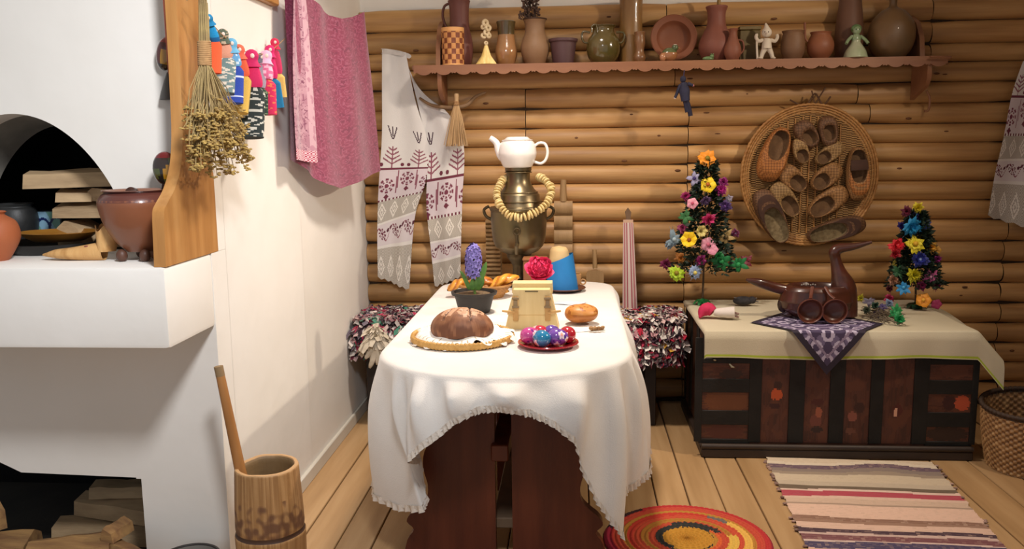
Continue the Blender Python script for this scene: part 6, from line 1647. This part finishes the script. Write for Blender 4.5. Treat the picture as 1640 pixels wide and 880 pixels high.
shoe('dark small bast shoe at the top of the tray, left one', (1306, 234), (1278, 196), 34, B3, .045, .12, .62, .6)
shoe('dark bast shoe at the top of the tray, right one', (1330, 235), (1323, 186), 32, B3, .045, .2, .7, .6)
shoe('tiny bast shoe left of centre, second row from the top', (1288, 262), (1276, 222), 26, B4, .04, .05, .55, .7)
shoe('tiny bast shoe right of centre, second row, opening to the left', (1307, 260), (1350, 232), 27, B4, .04, .05, .5, .7)
shoe('bast shoe left of the centre, third row, toe to the upper left', (1288, 304), (1250, 268), 34, B1, .045, .05, .55, .68)
shoe('bast shoe right of the centre, third row, toe to the upper right', (1301, 301), (1345, 266), 34, B1, .045, .05, .55, .68)
shoe('bast shoe of the fourth row, left, toe to the upper left', (1275, 346), (1240, 294), 34, B4, .045, .05, .58, .68)
shoe('bast shoe of the fourth row, right, with a long oval opening', (1296, 344), (1355, 304), 38, B1, .045, .04, .62, .66)
shoe('tall bast shoe with an ankle strap at the right rim, orange toe down', (1372, 236), (1374, 321), 37, B1, .055, .05, .66, .72, toem=B2, strap=True)
shoe('bast shoe with a brown felt toe at the lower left rim', (1255, 388), (1216, 305), 42, B3, .05, .03, .64, .72, toem=FELT, insm=mat('pale_inner', '8f7d5c', '6f5d40', .9, 60, bump=.8))
shoe('long bast shoe with a brown felt toe lying along the lower right rim', (1293, 380), (1385, 356), 36, B3, .05, .03, .66, .72, toem=FELT, insm=mat('pale_inner', ''))

# ================================================================== wicker basket at the right edge
bc = P(1622, 766, Z=0); kb = mpp(bc)
bcx_, bcy_ = 2.068, 3.98
t = thing('wicker_basket', 'round brown woven basket with a dark rim on the floor at the right edge', 'basket', (bcx_, bcy_, 0))
BH = .30
def baskf(u, v):
    a = u * 2 * PI; n = 36
    r_ = lerp(.170, .205, math.sin(v * PI * .5)) ; col_ = int(v * 22)
    r_ += .0045 * math.sin(a * n + (PI if col_ % 2 else 0)) * abs(math.sin(v * 22 * PI)) ** .5
    return V(bcx_ + r_ * math.cos(a), bcy_ + r_ * math.sin(a), .002 + v * BH + .02 * math.sin(a + .8) * v)
def baskc(u, v):
    if v > .93: return '45321f'
    n = (int(v * 22) + int(u * 72)) % 2
    return mixh(['a37c50', '7a5836'][n], 'c29c6c', noise.noise(V(u * 40, v * 12, 1)) * 1.4)
MB().grid(baskf, 288, 132, cu=True, colfn=baskc).build('woven_side', printed('basket_print', .6, .3, 120), t, sharp=180)
MB().lathe([(0, .004), (.168, .004)], 32, (bcx_, bcy_, 0)).build('bottom', DARKWOOD, t)
rm = MB()
def rmf(u, v):
    a, b = u * 2 * PI, v * 2 * PI; rr = .010 * (1 + .2 * math.sin(a * 60 + b)); return V(bcx_ + (.205 + rr * math.cos(b)) * math.cos(a), bcy_ + (.205 + rr * math.cos(b)) * math.sin(a), BH + .02 * math.sin(a + .8) + rr * math.sin(b))
rm.grid(rmf, 240, 8, cu=True, cv=True).build('rim', plain('3b2a1e', .7), t, sharp=180)

# ================================================================== rugs
# striped rag runner
RUG = printed('rag_runner_print', .95, .6, 120)
cs = [(.0, 'd2bfa6'), (.035, 'd9c9b2'), (.06, '6a5560'), (.095, '8a7a70'), (.125, '9c8a78'), (.15, 'c9b79e'), (.215, 'bfae98'), (.255, '6f5f4e'), (.285, 'dcbfae'), (.30, 'b04a56'), (.345, 'd8b8a4'), (.36, 'cdb09a'), (.40, 'a8907c'), (.41, 'dcb9a4'), (.50, '8d6a58'), (.525, '9c7a66'), (.545, 'd8b6a2'), (.585, '4f3a42'), (.61, 'cdb0a4'), (.625, '7c4f52'), (.66, 'd6bcb0'), (.67, '4f4560'), (.715, 'd8b09c'), (.78, 'c9a48e'), (.80, '4c3a42'), (.84, 'd6b49e'), (.90, '8a3a46'), (.95, 'd2b6a0')]
def runc(u, v):
    w = v + .010 * noise.noise(V(u * 3, v * 5, 1)) + (.05 * noise.noise(V(u * 2.2, 0, 4)) * max(0, 1 - v * 5))
    c_ = cs[0][1]
    for a, b in cs:
        if w >= a: c_ = b
    n = noise.noise(V(u * 60, v * 140, 3))
    if c_ in ('8d6a58', '4f3a42', '7c4f52', '4f4560', '6a5560'): return mixh(c_, 'b89a86', n * 1.1)
    return mixh(c_, '9c8672', n * .25)
rp = [V(.905, 4.045, 0), V(1.655, 4.010, 0), V(1.54, 2.70, 0), V(.835, 2.74, 0)]
def runf(u, v):
    e = .010 * noise.noise(V(v * 30, 0 if u < .5 else 9, 0)) * (1 if u in (0, 1) else 0)
    p = rp[0].lerp(rp[1], u).lerp(rp[3].lerp(rp[2], u), v)
    ang = v * 60
    return V(p.x + e, p.y, .0075 + .0022 * math.sin(v * 520) + .003 * noise.noise(V(u * 4, v * 6, 2)))
t = thing('striped_rag_runner', 'pale rag runner with narrow crimson, brown and violet stripes before the chest', 'rug', (1.25, 3.4, 0))
MB().grid(runf, 50, 420, colfn=runc).build('weave', RUG, t, sharp=180)
m = MB(); random.seed(77)
for i in range(60):
    v = rnd(.02, 1); s = random.choice((0, 1)); p = runf(s, v); m.ell(p + V((-.006 if s == 0 else .006), 0, -.001), (.010, .007, .005), 8, 5)
m.build('edge_loops', mat('rug_edge', '6a5048', 'b8988a', .95, 30), t)['kind'] = 'stuff'
# round rug: spiral braid
rc_ = V(.425, 3.16, 0); RR = .315
t = thing('round_rag_rug', 'round crocheted rug in red, orange, mustard and black rings beside the tablecloth corner', 'rug', rc_)
ringc = [(0, 'c0892c'), (.30, 'c0892c'), (.305, '33302c'), (.39, 'c04a2e'), (.48, 'b0762c'), (.57, 'c64e32'), (.66, 'c0392a'), (.74, 'b88030'), (.80, 'c24a34'), (.90, 'b8302f'), (.97, '9c1f34')]
def rrc(u, v):
    a = u * 2 * PI; w = v + .035 * (((u + .35) % 1) - .5) * 1.6 + .008 * noise.noise(V(math.cos(a) * 9, math.sin(a) * 9, v * 9))
    c_ = ringc[0][1]
    for r_, col in ringc:
        if w >= r_: c_ = col
    d = math.degrees(a) % 360
    if .31 < w < .40:
        if (-60 % 360 < d or d < 35): return 'd0612e' if w > .35 else 'b5822e'
        return '2f2f2c'
    if .48 < w < .60 and (d > 285 or d < 10): return 'd9b04e'
    if .40 < w < .47 and 20 < d < 110: return '33302c'
    if .66 < w < .76 and (d < 62 or d > 330): return 'e0b052' if d < 40 or d > 330 else '6f6660'
    if w > .93 and 120 < d < 250: return '3a1f22' if d < 165 else 'a0203c'
    return c_
def rrf(u, v):
    a = u * 2 * PI
    return V(rc_.x + RR * v * math.cos(a), rc_.y + RR * v * math.sin(a) * .98, .010 + .0035 * math.sin(v * 17 * 2 * PI) + .002 * math.sin(a * 90 * max(.2, v)) - (.009 if v > .995 else 0))
MB().grid(rrf, 300, 85, cu=True, colfn=rrc).build('crochet_spiral', RUG, t, sharp=180)
